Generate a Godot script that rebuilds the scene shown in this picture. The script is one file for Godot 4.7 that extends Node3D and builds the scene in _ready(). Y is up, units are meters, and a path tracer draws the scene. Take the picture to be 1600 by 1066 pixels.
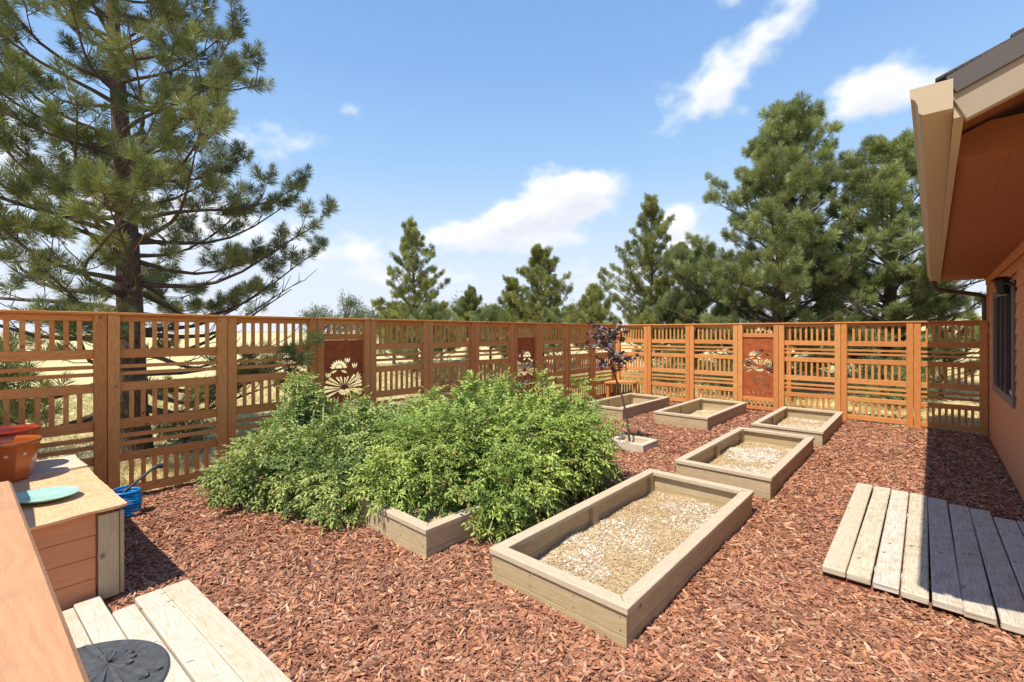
extends Node3D
# A fenced kitchen garden: raised beds on bark mulch, a slatted cedar fence, pines beyond it, the eave of a house on the right.
# The left fence runs along z (x = FX), the back fence along x (z = FZ). Metres, y up.

const FX := -6.03
const FZ := -10.76
const EYE := Vector3(0, 1.66, 0)

var names := {}
var mesh_cache := {}
var M := {}
var rng := RandomNumberGenerator.new()

# ---------------------------------------------------------------- mesh builder
class MB:
	var v := PackedVector3Array()
	var n := PackedVector3Array()
	var uv := PackedVector2Array()
	var c := PackedColorArray()
	var col := Color(1, 1, 1)
	var swap := false
	func tri(a: Vector3, b: Vector3, d: Vector3, ua := Vector2.ZERO, ub := Vector2.ZERO, ud := Vector2.ZERO) -> void:
		var nn := (d - a).cross(b - a).normalized()
		v.append(a); v.append(b); v.append(d)
		n.append(nn); n.append(nn); n.append(nn)
		uv.append(ua); uv.append(ub); uv.append(ud)
		c.append(col); c.append(col); c.append(col)
	func trin(a: Vector3, b: Vector3, d: Vector3, na: Vector3, nb: Vector3, nd: Vector3, ua := Vector2.ZERO, ub := Vector2.ZERO, ud := Vector2.ZERO) -> void:
		if (d - a).cross(b - a).dot(na + nb + nd) < 0.0:
			var t := b; b = d; d = t
			t = nb; nb = nd; nd = t
			var q := ub; ub = ud; ud = q
		v.append(a); v.append(b); v.append(d)
		n.append(na); n.append(nb); n.append(nd)
		uv.append(ua); uv.append(ub); uv.append(ud)
		c.append(col); c.append(col); c.append(col)
	func face(pts: Array, out: Vector3, uvs: Array) -> void:
		# a convex polygon whose outside is on the side of out
		var nn: Vector3 = ((pts[2] as Vector3) - (pts[0] as Vector3)).cross((pts[1] as Vector3) - (pts[0] as Vector3)).normalized()
		var flip := nn.dot(out) < 0.0
		if flip:
			nn = -nn
		for i in range(1, pts.size() - 1):
			var j := i + 1
			var a := i
			var b := j
			if flip:
				a = j; b = i
			for k in [0, a, b]:
				v.append(pts[k]); n.append(nn); uv.append(uvs[k]); c.append(col)
	func tuv(a: float, b: float) -> Vector2:
		return Vector2(b, a) if swap else Vector2(a, b)
	func tube(path: PackedVector3Array, radii: PackedFloat32Array, sides: int, cap := true, vs := 1.0) -> void:
		var rings := []
		var norms := []
		var up := Vector3(0.31, 0.17, 0.93).normalized()
		var dist := 0.0
		var ds := []
		for i in path.size():
			var t := (path[mini(i + 1, path.size() - 1)] - path[maxi(i - 1, 0)]).normalized()
			if absf(t.dot(up)) > 0.95:
				up = Vector3(1, 0.1, 0).normalized()
			var b1 := t.cross(up).normalized()
			up = b1.cross(t).normalized()
			if i > 0:
				dist += path[i].distance_to(path[i - 1])
			ds.append(dist)
			var r := PackedVector3Array()
			var nr := PackedVector3Array()
			for k in sides + 1:
				var a := TAU * k / sides
				var d := b1 * cos(a) + up * sin(a)
				r.append(path[i] + d * radii[i]); nr.append(d)
			rings.append(r); norms.append(nr)
		for i in path.size() - 1:
			for k in sides:
				var u0 := float(k) / sides
				var u1 := float(k + 1) / sides
				trin(rings[i][k], rings[i][k + 1], rings[i + 1][k + 1], norms[i][k], norms[i][k + 1], norms[i + 1][k + 1], tuv(u0, ds[i] * vs), tuv(u1, ds[i] * vs), tuv(u1, ds[i + 1] * vs))
				trin(rings[i][k], rings[i + 1][k + 1], rings[i + 1][k], norms[i][k], norms[i + 1][k + 1], norms[i + 1][k], tuv(u0, ds[i] * vs), tuv(u1, ds[i + 1] * vs), tuv(u0, ds[i + 1] * vs))
		if cap:
			for e in [0, path.size() - 1]:
				var o: Vector3 = (path[1] - path[0]) * -1.0 if e == 0 else path[e] - path[e - 1]
				o = o.normalized()
				for k in sides:
					trin(path[e], rings[e][k], rings[e][k + 1], o, o, o)
	func lathe(profile: Array, sides: int, smooth := true, squash := 1.0) -> void:
		# profile: Vector2(radius, height) from bottom to top of the outside
		for i in profile.size() - 1:
			var p: Vector2 = profile[i]
			var q: Vector2 = profile[i + 1]
			var s := q - p
			var nn := Vector2(s.y, -s.x).normalized()
			for k in sides:
				var a0 := TAU * k / sides
				var a1 := TAU * (k + 1) / sides
				var am := (a0 + a1) * 0.5
				var d0 := Vector3(cos(a0), 0, sin(a0) * squash)
				var d1 := Vector3(cos(a1), 0, sin(a1) * squash)
				var n0 := Vector3(cos(a0) * nn.x, nn.y, sin(a0) * nn.x)
				var n1 := Vector3(cos(a1) * nn.x, nn.y, sin(a1) * nn.x)
				if not smooth:
					n0 = Vector3(cos(am) * nn.x, nn.y, sin(am) * nn.x); n1 = n0
				var y0 := Vector3(0, p.y, 0)
				var y1 := Vector3(0, q.y, 0)
				var ua := Vector2(float(k) / sides, p.y)
				var ub := Vector2(float(k + 1) / sides, q.y)
				trin(d0 * p.x + y0, d1 * p.x + y0, d1 * q.x + y1, n0, n1, n1, ua, Vector2(ub.x, ua.y), ub)
				trin(d0 * p.x + y0, d1 * q.x + y1, d0 * q.x + y1, n0, n1, n0, ua, ub, Vector2(ua.x, ub.y))
	func extrude(poly: PackedVector2Array, xf: Transform3D, depth: float, uvs := 1.0, cap := true) -> void:
		# poly in local xy, pushed along local +z
		var m := poly.size()
		var area := 0.0
		for i in m:
			area += poly[i].cross(poly[(i + 1) % m])
		for i in m:
			var p := poly[i]
			var q := poly[(i + 1) % m]
			var e := q - p
			var o := Vector3(e.y, -e.x, 0) * (1.0 if area > 0 else -1.0)
			var a := xf * Vector3(p.x, p.y, 0)
			var b := xf * Vector3(q.x, q.y, 0)
			var cc := xf * Vector3(q.x, q.y, depth)
			var d := xf * Vector3(p.x, p.y, depth)
			var l := e.length()
			face([a, b, cc, d], xf.basis * o, [Vector2(0, 0), Vector2(0, l) * uvs, Vector2(depth, l) * uvs, Vector2(depth, 0) * uvs])
		if cap:
			var t := Geometry2D.triangulate_polygon(poly)
			for k in range(0, t.size(), 3):
				for z in [0.0, depth]:
					var pts := []
					var us := []
					for j in 3:
						var p := poly[t[k + j]]
						pts.append(xf * Vector3(p.x, p.y, z)); us.append(p * uvs)
					face(pts, xf.basis * Vector3(0, 0, -1.0 if z == 0.0 else 1.0), us)
	func box(ctr: Vector3, s: Vector3) -> void:
		var h := s * 0.5
		for ax in 3:
			for sg in [-1.0, 1.0]:
				var o := Vector3.ZERO
				o[ax] = sg
				var u := (ax + 1) % 3
				var w := (ax + 2) % 3
				var pts := []
				var us := []
				for q in [[-1, -1], [1, -1], [1, 1], [-1, 1]]:
					var p := Vector3.ZERO
					p[ax] = h[ax] * sg
					p[u] = h[u] * q[0]
					p[w] = h[w] * q[1]
					pts.append(ctr + p); us.append(Vector2(p[u], p[w]))
				face(pts, o, us)
	func mesh() -> ArrayMesh:
		var a := []
		a.resize(Mesh.ARRAY_MAX)
		a[Mesh.ARRAY_VERTEX] = v
		a[Mesh.ARRAY_NORMAL] = n
		a[Mesh.ARRAY_TEX_UV] = uv
		a[Mesh.ARRAY_COLOR] = c
		var m := ArrayMesh.new()
		m.add_surface_from_arrays(Mesh.PRIMITIVE_TRIANGLES, a)
		return m

# ---------------------------------------------------------------- object helpers
func numbered(called: String) -> String:
	var k: int = names.get(called, 0)
	names[called] = k + 1
	return called if k == 0 else "%s_%03d" % [called, k]

func thing(called: String, label: String, category: String, at := Vector3.ZERO, turn := 0.0, group := "") -> Node3D:
	var o := Node3D.new()
	o.name = numbered(called)
	add_child(o)
	o.position = at
	o.rotation.y = turn
	tag(o, label, category, group)
	return o

func tag(o: Node, label: String, category: String, group := "", kind := "") -> void:
	if label: o.set_meta("label", label)
	if category: o.set_meta("category", category)
	if group: o.set_meta("group", group)
	if kind: o.set_meta("kind", kind)

func put(parent: Node, called: String, m: Mesh, mat: Material, xf := Transform3D.IDENTITY) -> MeshInstance3D:
	var o := MeshInstance3D.new()
	o.name = numbered(called) if parent == self else called
	o.mesh = m
	o.material_override = mat
	o.transform = xf
	parent.add_child(o, true)
	return o

func chamfered(s: Vector3, b: float, off: Vector2) -> ArrayMesh:
	var key := "%.3f %.3f %.3f %.4f %.2f %.2f" % [s.x, s.y, s.z, b, off.x, off.y]
	if mesh_cache.has(key):
		return mesh_cache[key]
	var mb := MB.new()
	var h := s * 0.5
	var la := s.max_axis_index()
	var o1 := (la + 1) % 3
	var o2 := (la + 2) % 3
	var uvf := func(p: Vector3, nax: int) -> Vector2:
		if nax == la:
			return Vector2(p[o1] * 0.12, p[o2]) + off
		return Vector2(p[la], p[o2 if nax == o1 else o1] + (0.17 if nax == o1 else 0.0)) + off
	var pt := func(sg: Array, ax: int) -> Vector3:
		var p := Vector3.ZERO
		for k in 3:
			p[k] = float(sg[k]) * (h[k] if k == ax else h[k] - b)
		return p
	for ax in 3:
		var u := (ax + 1) % 3
		var w := (ax + 2) % 3
		for sg in [-1, 1]:
			var pts := []
			var us := []
			for q in [[-1, -1], [1, -1], [1, 1], [-1, 1]]:
				var sa := [0, 0, 0]
				sa[ax] = sg; sa[u] = q[0]; sa[w] = q[1]
				var p: Vector3 = pt.call(sa, ax)
				pts.append(p); us.append(uvf.call(p, ax))
			var o := Vector3.ZERO
			o[ax] = sg
			mb.face(pts, o, us)
		if b > 0.0:
			for s1 in [-1, 1]:
				for s2 in [-1, 1]:
					# chamfer between faces u and w, along ax
					var e0 := [0, 0, 0]
					e0[ax] = -1; e0[u] = s1; e0[w] = s2
					var e1 := e0.duplicate()
					e1[ax] = 1
					var pts := [pt.call(e0, u), pt.call(e1, u), pt.call(e1, w), pt.call(e0, w)]
					var o := Vector3.ZERO
					o[u] = s1; o[w] = s2
					var nax := u if u != la else w
					mb.face(pts, o, [uvf.call(pts[0], nax), uvf.call(pts[1], nax), uvf.call(pts[2], nax), uvf.call(pts[3], nax)])
	if b > 0.0:
		for i in 8:
			var sa := [1 if i & 1 else -1, 1 if i & 2 else -1, 1 if i & 4 else -1]
			var pts := [pt.call(sa, 0), pt.call(sa, 1), pt.call(sa, 2)]
			mb.face(pts, Vector3(sa[0], sa[1], sa[2]), [uvf.call(pts[0], o1), uvf.call(pts[1], o1), uvf.call(pts[2], o1)])
	var m := mb.mesh()
	mesh_cache[key] = m
	return m

func board(parent: Node, called: String, ctr: Vector3, size: Vector3, mat: Material, b := 0.003, rot := Vector3.ZERO) -> MeshInstance3D:
	var off := Vector2(snappedf(rng.randf() * 2.4, 0.01), snappedf(rng.randf() * 0.3, 0.01)) if maxf(size.x, size.z) > 1.1 else Vector2([0.0, 0.53, 1.07, 1.61, 2.1][rng.randi() % 5], [0.0, 0.11, 0.23][rng.randi() % 3])
	return put(parent, called, chamfered(size, b, off), mat, Transform3D(Basis.from_euler(rot), ctr))

func multi(parent: Node, called: String, m: Mesh, mat: Material, xfs: Array, cols: Array) -> MultiMeshInstance3D:
	var mm := MultiMesh.new()
	mm.transform_format = MultiMesh.TRANSFORM_3D
	mm.use_colors = true
	mm.mesh = m
	mm.instance_count = xfs.size()
	for i in xfs.size():
		mm.set_instance_transform(i, xfs[i])
		mm.set_instance_color(i, cols[i])
	var o := MultiMeshInstance3D.new()
	o.name = numbered(called) if parent == self else called
	o.multimesh = mm
	o.material_override = mat
	parent.add_child(o, true)
	return o

func rf(a: float, b: float) -> float:
	return rng.randf_range(a, b)

func c8(r: float, g: float, b: float) -> Color:
	return Color(r / 255.0, g / 255.0, b / 255.0)

# ---------------------------------------------------------------- textures and materials
func tex_from(w: int, h: int, data: PackedByteArray) -> ImageTexture:
	var im := Image.create_from_data(w, h, false, Image.FORMAT_RGB8, data)
	im.generate_mipmaps()
	return ImageTexture.create_from_image(im)

func normal_from(w: int, h: int, g: PackedFloat32Array, k: float) -> ImageTexture:
	var d := PackedByteArray()
	d.resize(w * h * 4)
	for i in w * h:
		var q := int(clampf(g[i], 0, 1) * 255.0)
		d[i * 4] = q; d[i * 4 + 1] = q; d[i * 4 + 2] = q; d[i * 4 + 3] = 255
	var im := Image.create_from_data(w, h, false, Image.FORMAT_RGBA8, d)
	im.bump_map_to_normal_map(k)
	im.generate_mipmaps()
	return ImageTexture.create_from_image(im)

# Wood: 2.4 m along u, 0.6 m along v; tiles along u. Colours are sRGB.
func wood(seed_: int, light: Color, mid: Color, dark: Color, contrast: float, knots: int, streaks: float, patch_c: Color, patch_amt: float) -> Dictionary:
	var w := 1024
	var h := 512
	var fn := FastNoiseLite.new()
	fn.seed = seed_
	fn.frequency = 1.0
	fn.fractal_octaves = 3
	var f2 := FastNoiseLite.new()
	f2.seed = seed_ + 7
	f2.frequency = 1.0
	f2.fractal_octaves = 4
	var r := RandomNumberGenerator.new()
	r.seed = seed_
	var ks := []
	for i in knots:
		ks.append([r.randf(), r.randf(), r.randf_range(0.006, 0.016)])
	var data := PackedByteArray()
	data.resize(w * h * 3)
	var hh := PackedFloat32Array()
	hh.resize(w * h)
	for x in w:
		var u := float(x) / w
		var cu := cos(TAU * u) * 0.382
		var su := sin(TAU * u) * 0.382
		for y in h:
			var vv := float(y) / h * 0.6
			var warp := fn.get_noise_3d(cu * 2.0, su * 2.0, vv * 3.0) * 0.03
			var kd := 0.0
			for kn in ks:
				var du: float = absf(u - kn[0])
				du = minf(du, 1.0 - du) * 2.4
				if du > 0.3: continue
				var dv: float = vv - kn[1] * 0.6
				if absf(dv) > 0.1: continue
				var rad: float = kn[2]
				warp += signf(dv) * rad * 1.6 * exp(-(du * du) / (rad * rad * 22.0) - (dv * dv) / (rad * rad * 5.0))
				var dd := sqrt(du * du * 0.55 + dv * dv) / rad
				kd = maxf(kd, clampf(1.25 - dd, 0.0, 1.0))
			var ring := sin((vv + warp) * 420.0 + fn.get_noise_3d(cu * 1.0, su * 1.0, vv * 10.0) * 7.0) * 0.5 + 0.5
			var fine := f2.get_noise_3d(cu * 26.0, su * 26.0, vv * 520.0)
			var coarse := f2.get_noise_3d(cu * 6.0 + 9.0, su * 6.0, (vv + warp) * 60.0)
			var t := 0.5 + (ring - 0.5) * 0.45 * streaks + fine * 0.45 + coarse * 0.5
			t = clampf(0.5 + (t - 0.5) * contrast, 0.0, 1.0)
			var cc := dark.lerp(mid, t * 2.0) if t < 0.5 else mid.lerp(light, t * 2.0 - 1.0)
			var pm := f2.get_noise_3d(cu * 9.0, su * 9.0 + 5.0, vv * 9.0 + 3.0)
			cc = cc.lerp(patch_c, clampf(pm * 2.2 - 0.1, 0.0, 1.0) * patch_amt)
			cc = cc.lerp(dark.darkened(0.45), kd * 0.75)
			var i := y * w + x
			data[i * 3] = int(clampf(cc.r, 0, 1) * 255); data[i * 3 + 1] = int(clampf(cc.g, 0, 1) * 255); data[i * 3 + 2] = int(clampf(cc.b, 0, 1) * 255)
			hh[i] = clampf(t * 0.8 - kd * 0.2, 0, 1)
	return {"albedo": tex_from(w, h, data), "normal": normal_from(w, h, hh, 3.0)}

func wood_mat(t: Dictionary, tint: Color, rough: float, bump: float) -> StandardMaterial3D:
	var m := StandardMaterial3D.new()
	m.albedo_texture = t.albedo
	m.albedo_color = tint
	m.normal_enabled = true
	m.normal_texture = t.normal
	m.normal_scale = bump
	m.roughness = rough
	m.uv1_scale = Vector3(1.0 / 2.4, 1.0 / 0.6, 1)
	return m

# Speckled ground-like texture: colours picked by layered noise.
func speckle(seed_: int, size: int, cols: Array, f_coarse: float, f_fine: float) -> Dictionary:
	var a := FastNoiseLite.new()
	a.seed = seed_; a.frequency = f_coarse; a.fractal_octaves = 4
	var b := FastNoiseLite.new()
	b.seed = seed_ + 3; b.frequency = f_fine; b.fractal_octaves = 2
	var ia := a.get_seamless_image(size, size).get_data()
	var ib := b.get_seamless_image(size, size).get_data()
	var data := PackedByteArray()
	data.resize(size * size * 3)
	var hh := PackedFloat32Array()
	hh.resize(size * size)
	var m := cols.size() - 1
	for i in size * size:
		var t := clampf((float(ia[i]) * 0.5 + float(ib[i]) * 0.5) / 255.0, 0.0, 0.999) * m
		var k := int(t)
		var cc: Color = (cols[k] as Color).lerp(cols[k + 1], t - k)
		data[i * 3] = int(cc.r * 255); data[i * 3 + 1] = int(cc.g * 255); data[i * 3 + 2] = int(cc.b * 255)
		hh[i] = float(ib[i]) / 255.0
	return {"albedo": tex_from(size, size, data), "normal": normal_from(size, size, hh, 4.0)}

func tri_mat(t: Dictionary, scale: float, rough: float, bump: float, tint := Color(1, 1, 1)) -> StandardMaterial3D:
	var m := StandardMaterial3D.new()
	m.albedo_texture = t.albedo
	m.albedo_color = tint
	m.normal_enabled = bump > 0.0
	if bump > 0.0:
		m.normal_texture = t.normal
		m.normal_scale = bump
	m.roughness = rough
	m.uv1_triplanar = true
	m.uv1_world_triplanar = true
	m.uv1_scale = Vector3.ONE * scale
	return m

func plain(col: Color, rough: float, metal := 0.0) -> StandardMaterial3D:
	var m := StandardMaterial3D.new()
	m.albedo_color = col
	m.roughness = rough
	m.metallic = metal
	return m

func vcol(rough: float, back := Color(0, 0, 0)) -> StandardMaterial3D:
	var m := StandardMaterial3D.new()
	m.vertex_color_use_as_albedo = true
	m.roughness = rough
	if back != Color(0, 0, 0):
		m.backlight_enabled = true
		m.backlight = back
	return m

func build_materials() -> void:
	var cedar := wood(11, c8(224, 164, 102), c8(208, 145, 84), c8(172, 109, 60), 0.75, 7, 0.55, c8(190, 126, 78), 0.35)
	M.cedar = [wood_mat(cedar, c8(255, 246, 236), 0.72, 0.5), wood_mat(cedar, c8(244, 230, 214), 0.72, 0.5), wood_mat(cedar, c8(255, 255, 250), 0.72, 0.5)]
	var taupe := wood(23, c8(196, 181, 150), c8(184, 168, 137), c8(158, 141, 112), 0.7, 4, 0.35, c8(170, 155, 128), 0.5)
	M.taupe = [wood_mat(taupe, c8(255, 252, 248), 0.8, 0.5), wood_mat(taupe, c8(246, 240, 230), 0.8, 0.5)]
	M.cap = wood_mat(wood(29, c8(206, 192, 168), c8(194, 179, 154), c8(168, 152, 126), 0.7, 3, 0.3, c8(182, 168, 146), 0.5), Color(1, 1, 1), 0.75, 0.4)
	var grey := wood(37, c8(222, 214, 202), c8(204, 195, 182), c8(158, 148, 136), 0.85, 9, 0.6, c8(168, 148, 120), 0.45)
	M.weathered = [wood_mat(grey, c8(255, 255, 255), 0.9, 1.0), wood_mat(grey, c8(246, 244, 242), 0.9, 1.0), wood_mat(grey, c8(250, 248, 236), 0.9, 1.0)]
	var cream := wood(41, c8(232, 223, 206), c8(222, 211, 190), c8(190, 174, 146), 0.65, 5, 0.3, c8(206, 190, 154), 0.5)
	M.cream = [wood_mat(cream, c8(232, 232, 236), 0.88, 0.8), wood_mat(cream, c8(226, 224, 222), 0.88, 0.8)]
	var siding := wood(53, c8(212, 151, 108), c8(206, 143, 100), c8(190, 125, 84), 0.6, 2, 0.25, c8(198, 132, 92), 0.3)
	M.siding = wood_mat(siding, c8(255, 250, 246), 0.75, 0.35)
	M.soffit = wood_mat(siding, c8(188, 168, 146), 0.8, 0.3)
	M.rail = wood_mat(wood(57, c8(222, 172, 128), c8(214, 162, 118), c8(196, 142, 98), 0.6, 2, 0.5, c8(196, 152, 116), 0.7), c8(230, 228, 228), 0.6, 0.15)
	M.ply = wood_mat(wood(61, c8(232, 190, 150), c8(224, 178, 136), c8(196, 142, 100), 0.7, 3, 0.5, c8(214, 150, 110), 0.6), Color(1, 1, 1), 0.85, 0.5)
	M.ply_grey = wood_mat(cream, c8(236, 232, 230), 0.9, 0.6)
	M.bark = wood_mat(wood(71, c8(132, 112, 98), c8(96, 78, 66), c8(52, 42, 36), 1.5, 0, 0.6, c8(120, 92, 76), 0.5), Color(1, 1, 1), 0.95, 1.5)
	M.bark.uv1_scale = Vector3(0.9, 1.0, 1)
	M.branch = tri_mat(speckle(72, 128, [c8(58, 48, 42), c8(92, 78, 68), c8(116, 100, 88)], 0.05, 0.2), 3.0, 0.95, 0.4)
	M.mulch = tri_mat(speckle(81, 512, [c8(48, 25, 18), c8(96, 54, 38), c8(140, 84, 60), c8(166, 106, 78), c8(188, 134, 100)], 0.05, 0.13), 1.3, 0.95, 1.2)
	M.meadow = tri_mat(speckle(91, 1024, [c8(140, 148, 88), c8(182, 172, 116), c8(206, 190, 138), c8(216, 198, 150), c8(206, 184, 138)], 0.008, 0.16), 0.055, 0.95, 0.5)
	M.soil = tri_mat(speckle(97, 256, [c8(150, 126, 96), c8(182, 158, 122), c8(204, 182, 146), c8(216, 198, 164)], 0.03, 0.2), 1.6, 0.95, 1.0)
	M.rust = tri_mat(speckle(101, 512, [c8(112, 52, 24), c8(148, 72, 33), c8(172, 90, 42), c8(190, 108, 54)], 0.012, 0.11), 1.1, 0.78, 0.35)
	M.shingle = tri_mat(speckle(103, 256, [c8(50, 46, 46), c8(82, 76, 74), c8(110, 102, 98)], 0.05, 0.3), 2.0, 0.95, 0.6)
	M.gutter = plain(c8(178, 160, 136), 0.45)
	M.fascia = plain(c8(150, 134, 118), 0.7)
	M.drip = plain(c8(74, 66, 66), 0.55)
	M.downspout = plain(c8(78, 60, 46), 0.5)
	M.frame = plain(c8(112, 104, 98), 0.6)
	M.mullion = plain(c8(66, 56, 52), 0.6)
	M.black = plain(c8(26, 25, 25), 0.45)
	M.lens = plain(c8(205, 205, 200), 0.3)
	M.rubber = tri_mat(speckle(107, 256, [c8(50, 53, 57), c8(70, 74, 78), c8(98, 101, 104)], 0.02, 0.2), 3.0, 0.8, 0.3)
	M.nail = plain(c8(70, 60, 52), 0.6)
	M.glass = StandardMaterial3D.new()
	M.glass.albedo_color = Color(0.10, 0.13, 0.16, 0.35)
	M.glass.transparency = BaseMaterial3D.TRANSPARENCY_ALPHA
	M.glass.roughness = 0.03
	M.leaf = vcol(0.5, Color(0.45, 0.52, 0.18))
	M.needle = vcol(0.42, Color(0.62, 0.66, 0.34))
	M.chip = vcol(0.9)
	M.grass = vcol(0.85, Color(0.3, 0.28, 0.15))

# ---------------------------------------------------------------- sky
func build_sky(env: Environment) -> void:
	var w := 2048
	var h := 1024
	var im := Image.create(w, h, false, Image.FORMAT_RGB8)
	var f1 := FastNoiseLite.new()
	f1.seed = 5; f1.frequency = 1.0; f1.fractal_octaves = 5; f1.fractal_gain = 0.55
	# clouds as [azimuth from -z in degrees (clockwise), elevation, half width, half height, strength, roll]
	var clouds := [
		[-36.5, 15.6, 8.0, 3.6, 1.35, -0.2], [-43.5, 13.4, 6.5, 2.4, 1.0, -0.3], [-33.0, 17.4, 4.5, 2.4, 1.1, 0.0], [-49.0, 11.5, 6.0, 2.4, 0.75, 0.0], [-38.0, 11.5, 7.0, 2.2, 0.6, 0.0],
		[-15.5, 27.5, 5.5, 3.2, 0.74, -0.6], [-21.0, 25.0, 5.0, 2.8, 0.78, -0.4], [-10.0, 31.0, 6.5, 2.4, 0.66, -0.5], [-16.5, 33.5, 2.4, 1.8, 0.62, 0.4], [-6.0, 33.5, 6.0, 2.0, 0.5, -0.3],
		[-4.0, 22.5, 4.0, 2.8, 1.15, -0.2], [1.0, 21.5, 5.5, 2.0, 1.0, 0.0], [-22.0, 13.0, 3.0, 2.6, 1.0, -0.3], [-20.0, 10.0, 6.0, 3.0, 0.7, 0.0],
		[-61.5, 25.2, 2.3, 1.8, 0.75, -0.4], [-71.0, 20.5, 5.5, 2.6, 0.7, -0.4], [-66.0, 21.0, 3.5, 1.6, 0.5, -0.3],
		[-62.0, 9.5, 11.0, 2.8, 0.85, 0.0], [-78.0, 11.0, 12.0, 4.5, 0.95, 0.0], [-90.0, 16.0, 9.0, 6.0, 0.8, 0.0], [-54.0, 6.5, 10.0, 2.0, 0.7, 0.0], [-30.0, 7.0, 9.0, 2.2, 0.7, 0.0]]
	var r := RandomNumberGenerator.new()
	r.seed = 77
	for i in 46:
		var az := r.randf_range(14.0, 258.0)
		var el := r.randf_range(6.0, 38.0)
		clouds.append([az, el, r.randf_range(3.0, 11.0), r.randf_range(1.6, 4.0), r.randf_range(0.6, 1.2), r.randf_range(-0.5, 0.2)])
	var ramp := [[0.0, c8(228, 235, 244)], [7.0, c8(218, 231, 246)], [13.0, c8(192, 218, 246)], [20.0, c8(160, 199, 242)], [30.0, c8(136, 177, 230)], [45.0, c8(116, 158, 217)], [90.0, c8(86, 130, 198)]]
	for y in h:
		var el := 90.0 - (y + 0.5) / h * 180.0
		var base: Color = ramp[0][1]
		for k in ramp.size() - 1:
			if el >= float(ramp[k][0]):
				base = (ramp[k][1] as Color).lerp(ramp[k + 1][1], clampf((el - float(ramp[k][0])) / (float(ramp[k + 1][0]) - float(ramp[k][0])), 0, 1))
		if el < 0.0:
			base = c8(196, 184, 150)
			im.fill_rect(Rect2i(0, y, w, 1), base)
			continue
		if el > 46.0:
			im.fill_rect(Rect2i(0, y, w, 1), base)
			continue
		var ce := cos(deg_to_rad(el))
		for x in w:
			var az := (x + 0.5) / w * 360.0
			if az > 262.0:
				az -= 360.0
			var dens := 0.0
			var shade := 0.0
			for cl in clouds:
				var dx: float = (az - float(cl[0])) * ce
				if absf(dx) > float(cl[2]) * 2.0: continue
				var dy: float = el - float(cl[1])
				if absf(dy) > float(cl[2]) * 2.0: continue
				var ca := cos(cl[5])
				var sa := sin(cl[5])
				var ex: float = (dx * ca - dy * sa) / float(cl[2])
				var ey: float = (dx * sa + dy * ca) / float(cl[3])
				var d: float = exp(-(ex * ex + ey * ey) * 1.4) * float(cl[4])
				shade += d * clampf(-ey, 0, 1)
				dens += d
			var c := base
			if dens > 0.02:
				var a := deg_to_rad(az)
				var dir := Vector3(sin(a) * ce, sin(deg_to_rad(el)), -cos(a) * ce)
				var nz := f1.get_noise_3d(dir.x * 9.0, dir.y * 15.0, dir.z * 9.0)
				var n2 := f1.get_noise_3d(dir.x * 34.0 + 5.0, dir.y * 44.0, dir.z * 34.0)
				var t := clampf((dens - 0.34 + nz * 0.62 + n2 * 0.20) * 1.35, 0.0, 1.0)
				t = t * t * (3.0 - 2.0 * t)
				var cc := c8(252, 252, 254).lerp(c8(214, 218, 230), clampf(shade * 1.1 + n2 * 0.25, 0.0, 0.75))
				c = base.lerp(cc, t * 0.95)
			im.set_pixel(x, y, c)
	var pm := PanoramaSkyMaterial.new()
	pm.panorama = ImageTexture.create_from_image(im)
	var sky := Sky.new()
	sky.sky_material = pm
	env.sky = sky

# ---------------------------------------------------------------- terrain
func slope_at(az: float) -> float:
	return lerpf(-0.02, 0.012, smoothstep(-95.0, -45.0, az)) + 0.034 * smoothstep(-42.0, 5.0, az)

func land(x: float, z: float) -> float:
	var dx := maxf(maxf(-6.4 - x, x - 4.0), 0.0)
	var dz := maxf(maxf(-11.1 - z, z - 4.0), 0.0)
	var d := sqrt(dx * dx + dz * dz)
	var az := rad_to_deg(atan2(x, -z))
	var s := slope_at(az) if absf(az) < 150.0 else 0.0
	return -0.05 + s * minf(d, 130.0) * (1.0 if d > 0.0 else 0.0) + (sin(x * 0.13) * cos(z * 0.11) * 0.35) * smoothstep(4.0, 40.0, d)

func build_ground() -> void:
	var mb := MB.new()
	var rs := [0.0, 3.0, 6.0, 8.0, 10.0, 12.0, 14.0, 17.0, 20.0, 25.0, 31.0, 38.0, 47.0, 58.0, 72.0, 90.0, 115.0, 150.0, 220.0, 350.0, 600.0, 1200.0, 2500.0]
	var sec := 120
	var ctr := Vector3(-2.6, 0, -5.0)
	for i in rs.size() - 1:
		for k in sec:
			var q := []
			for e in [[i, k], [i + 1, k], [i + 1, k + 1], [i, k + 1]]:
				var a: float = TAU * e[1] / sec
				var p := ctr + Vector3(cos(a), 0, sin(a)) * float(rs[e[0]])
				p.y = land(p.x, p.z)
				q.append(p)
			var nn := []
			for p in q:
				nn.append(Vector3(land(p.x - 0.5, p.z) - land(p.x + 0.5, p.z), 1.0, land(p.x, p.z - 0.5) - land(p.x, p.z + 0.5)).normalized())
			mb.trin(q[0], q[1], q[2], nn[0], nn[1], nn[2])
			if i > 0:
				mb.trin(q[0], q[2], q[3], nn[0], nn[2], nn[3])
	var g := put(self, "ground", mb.mesh(), M.meadow)
	g.set_meta("kind", "structure")

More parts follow.
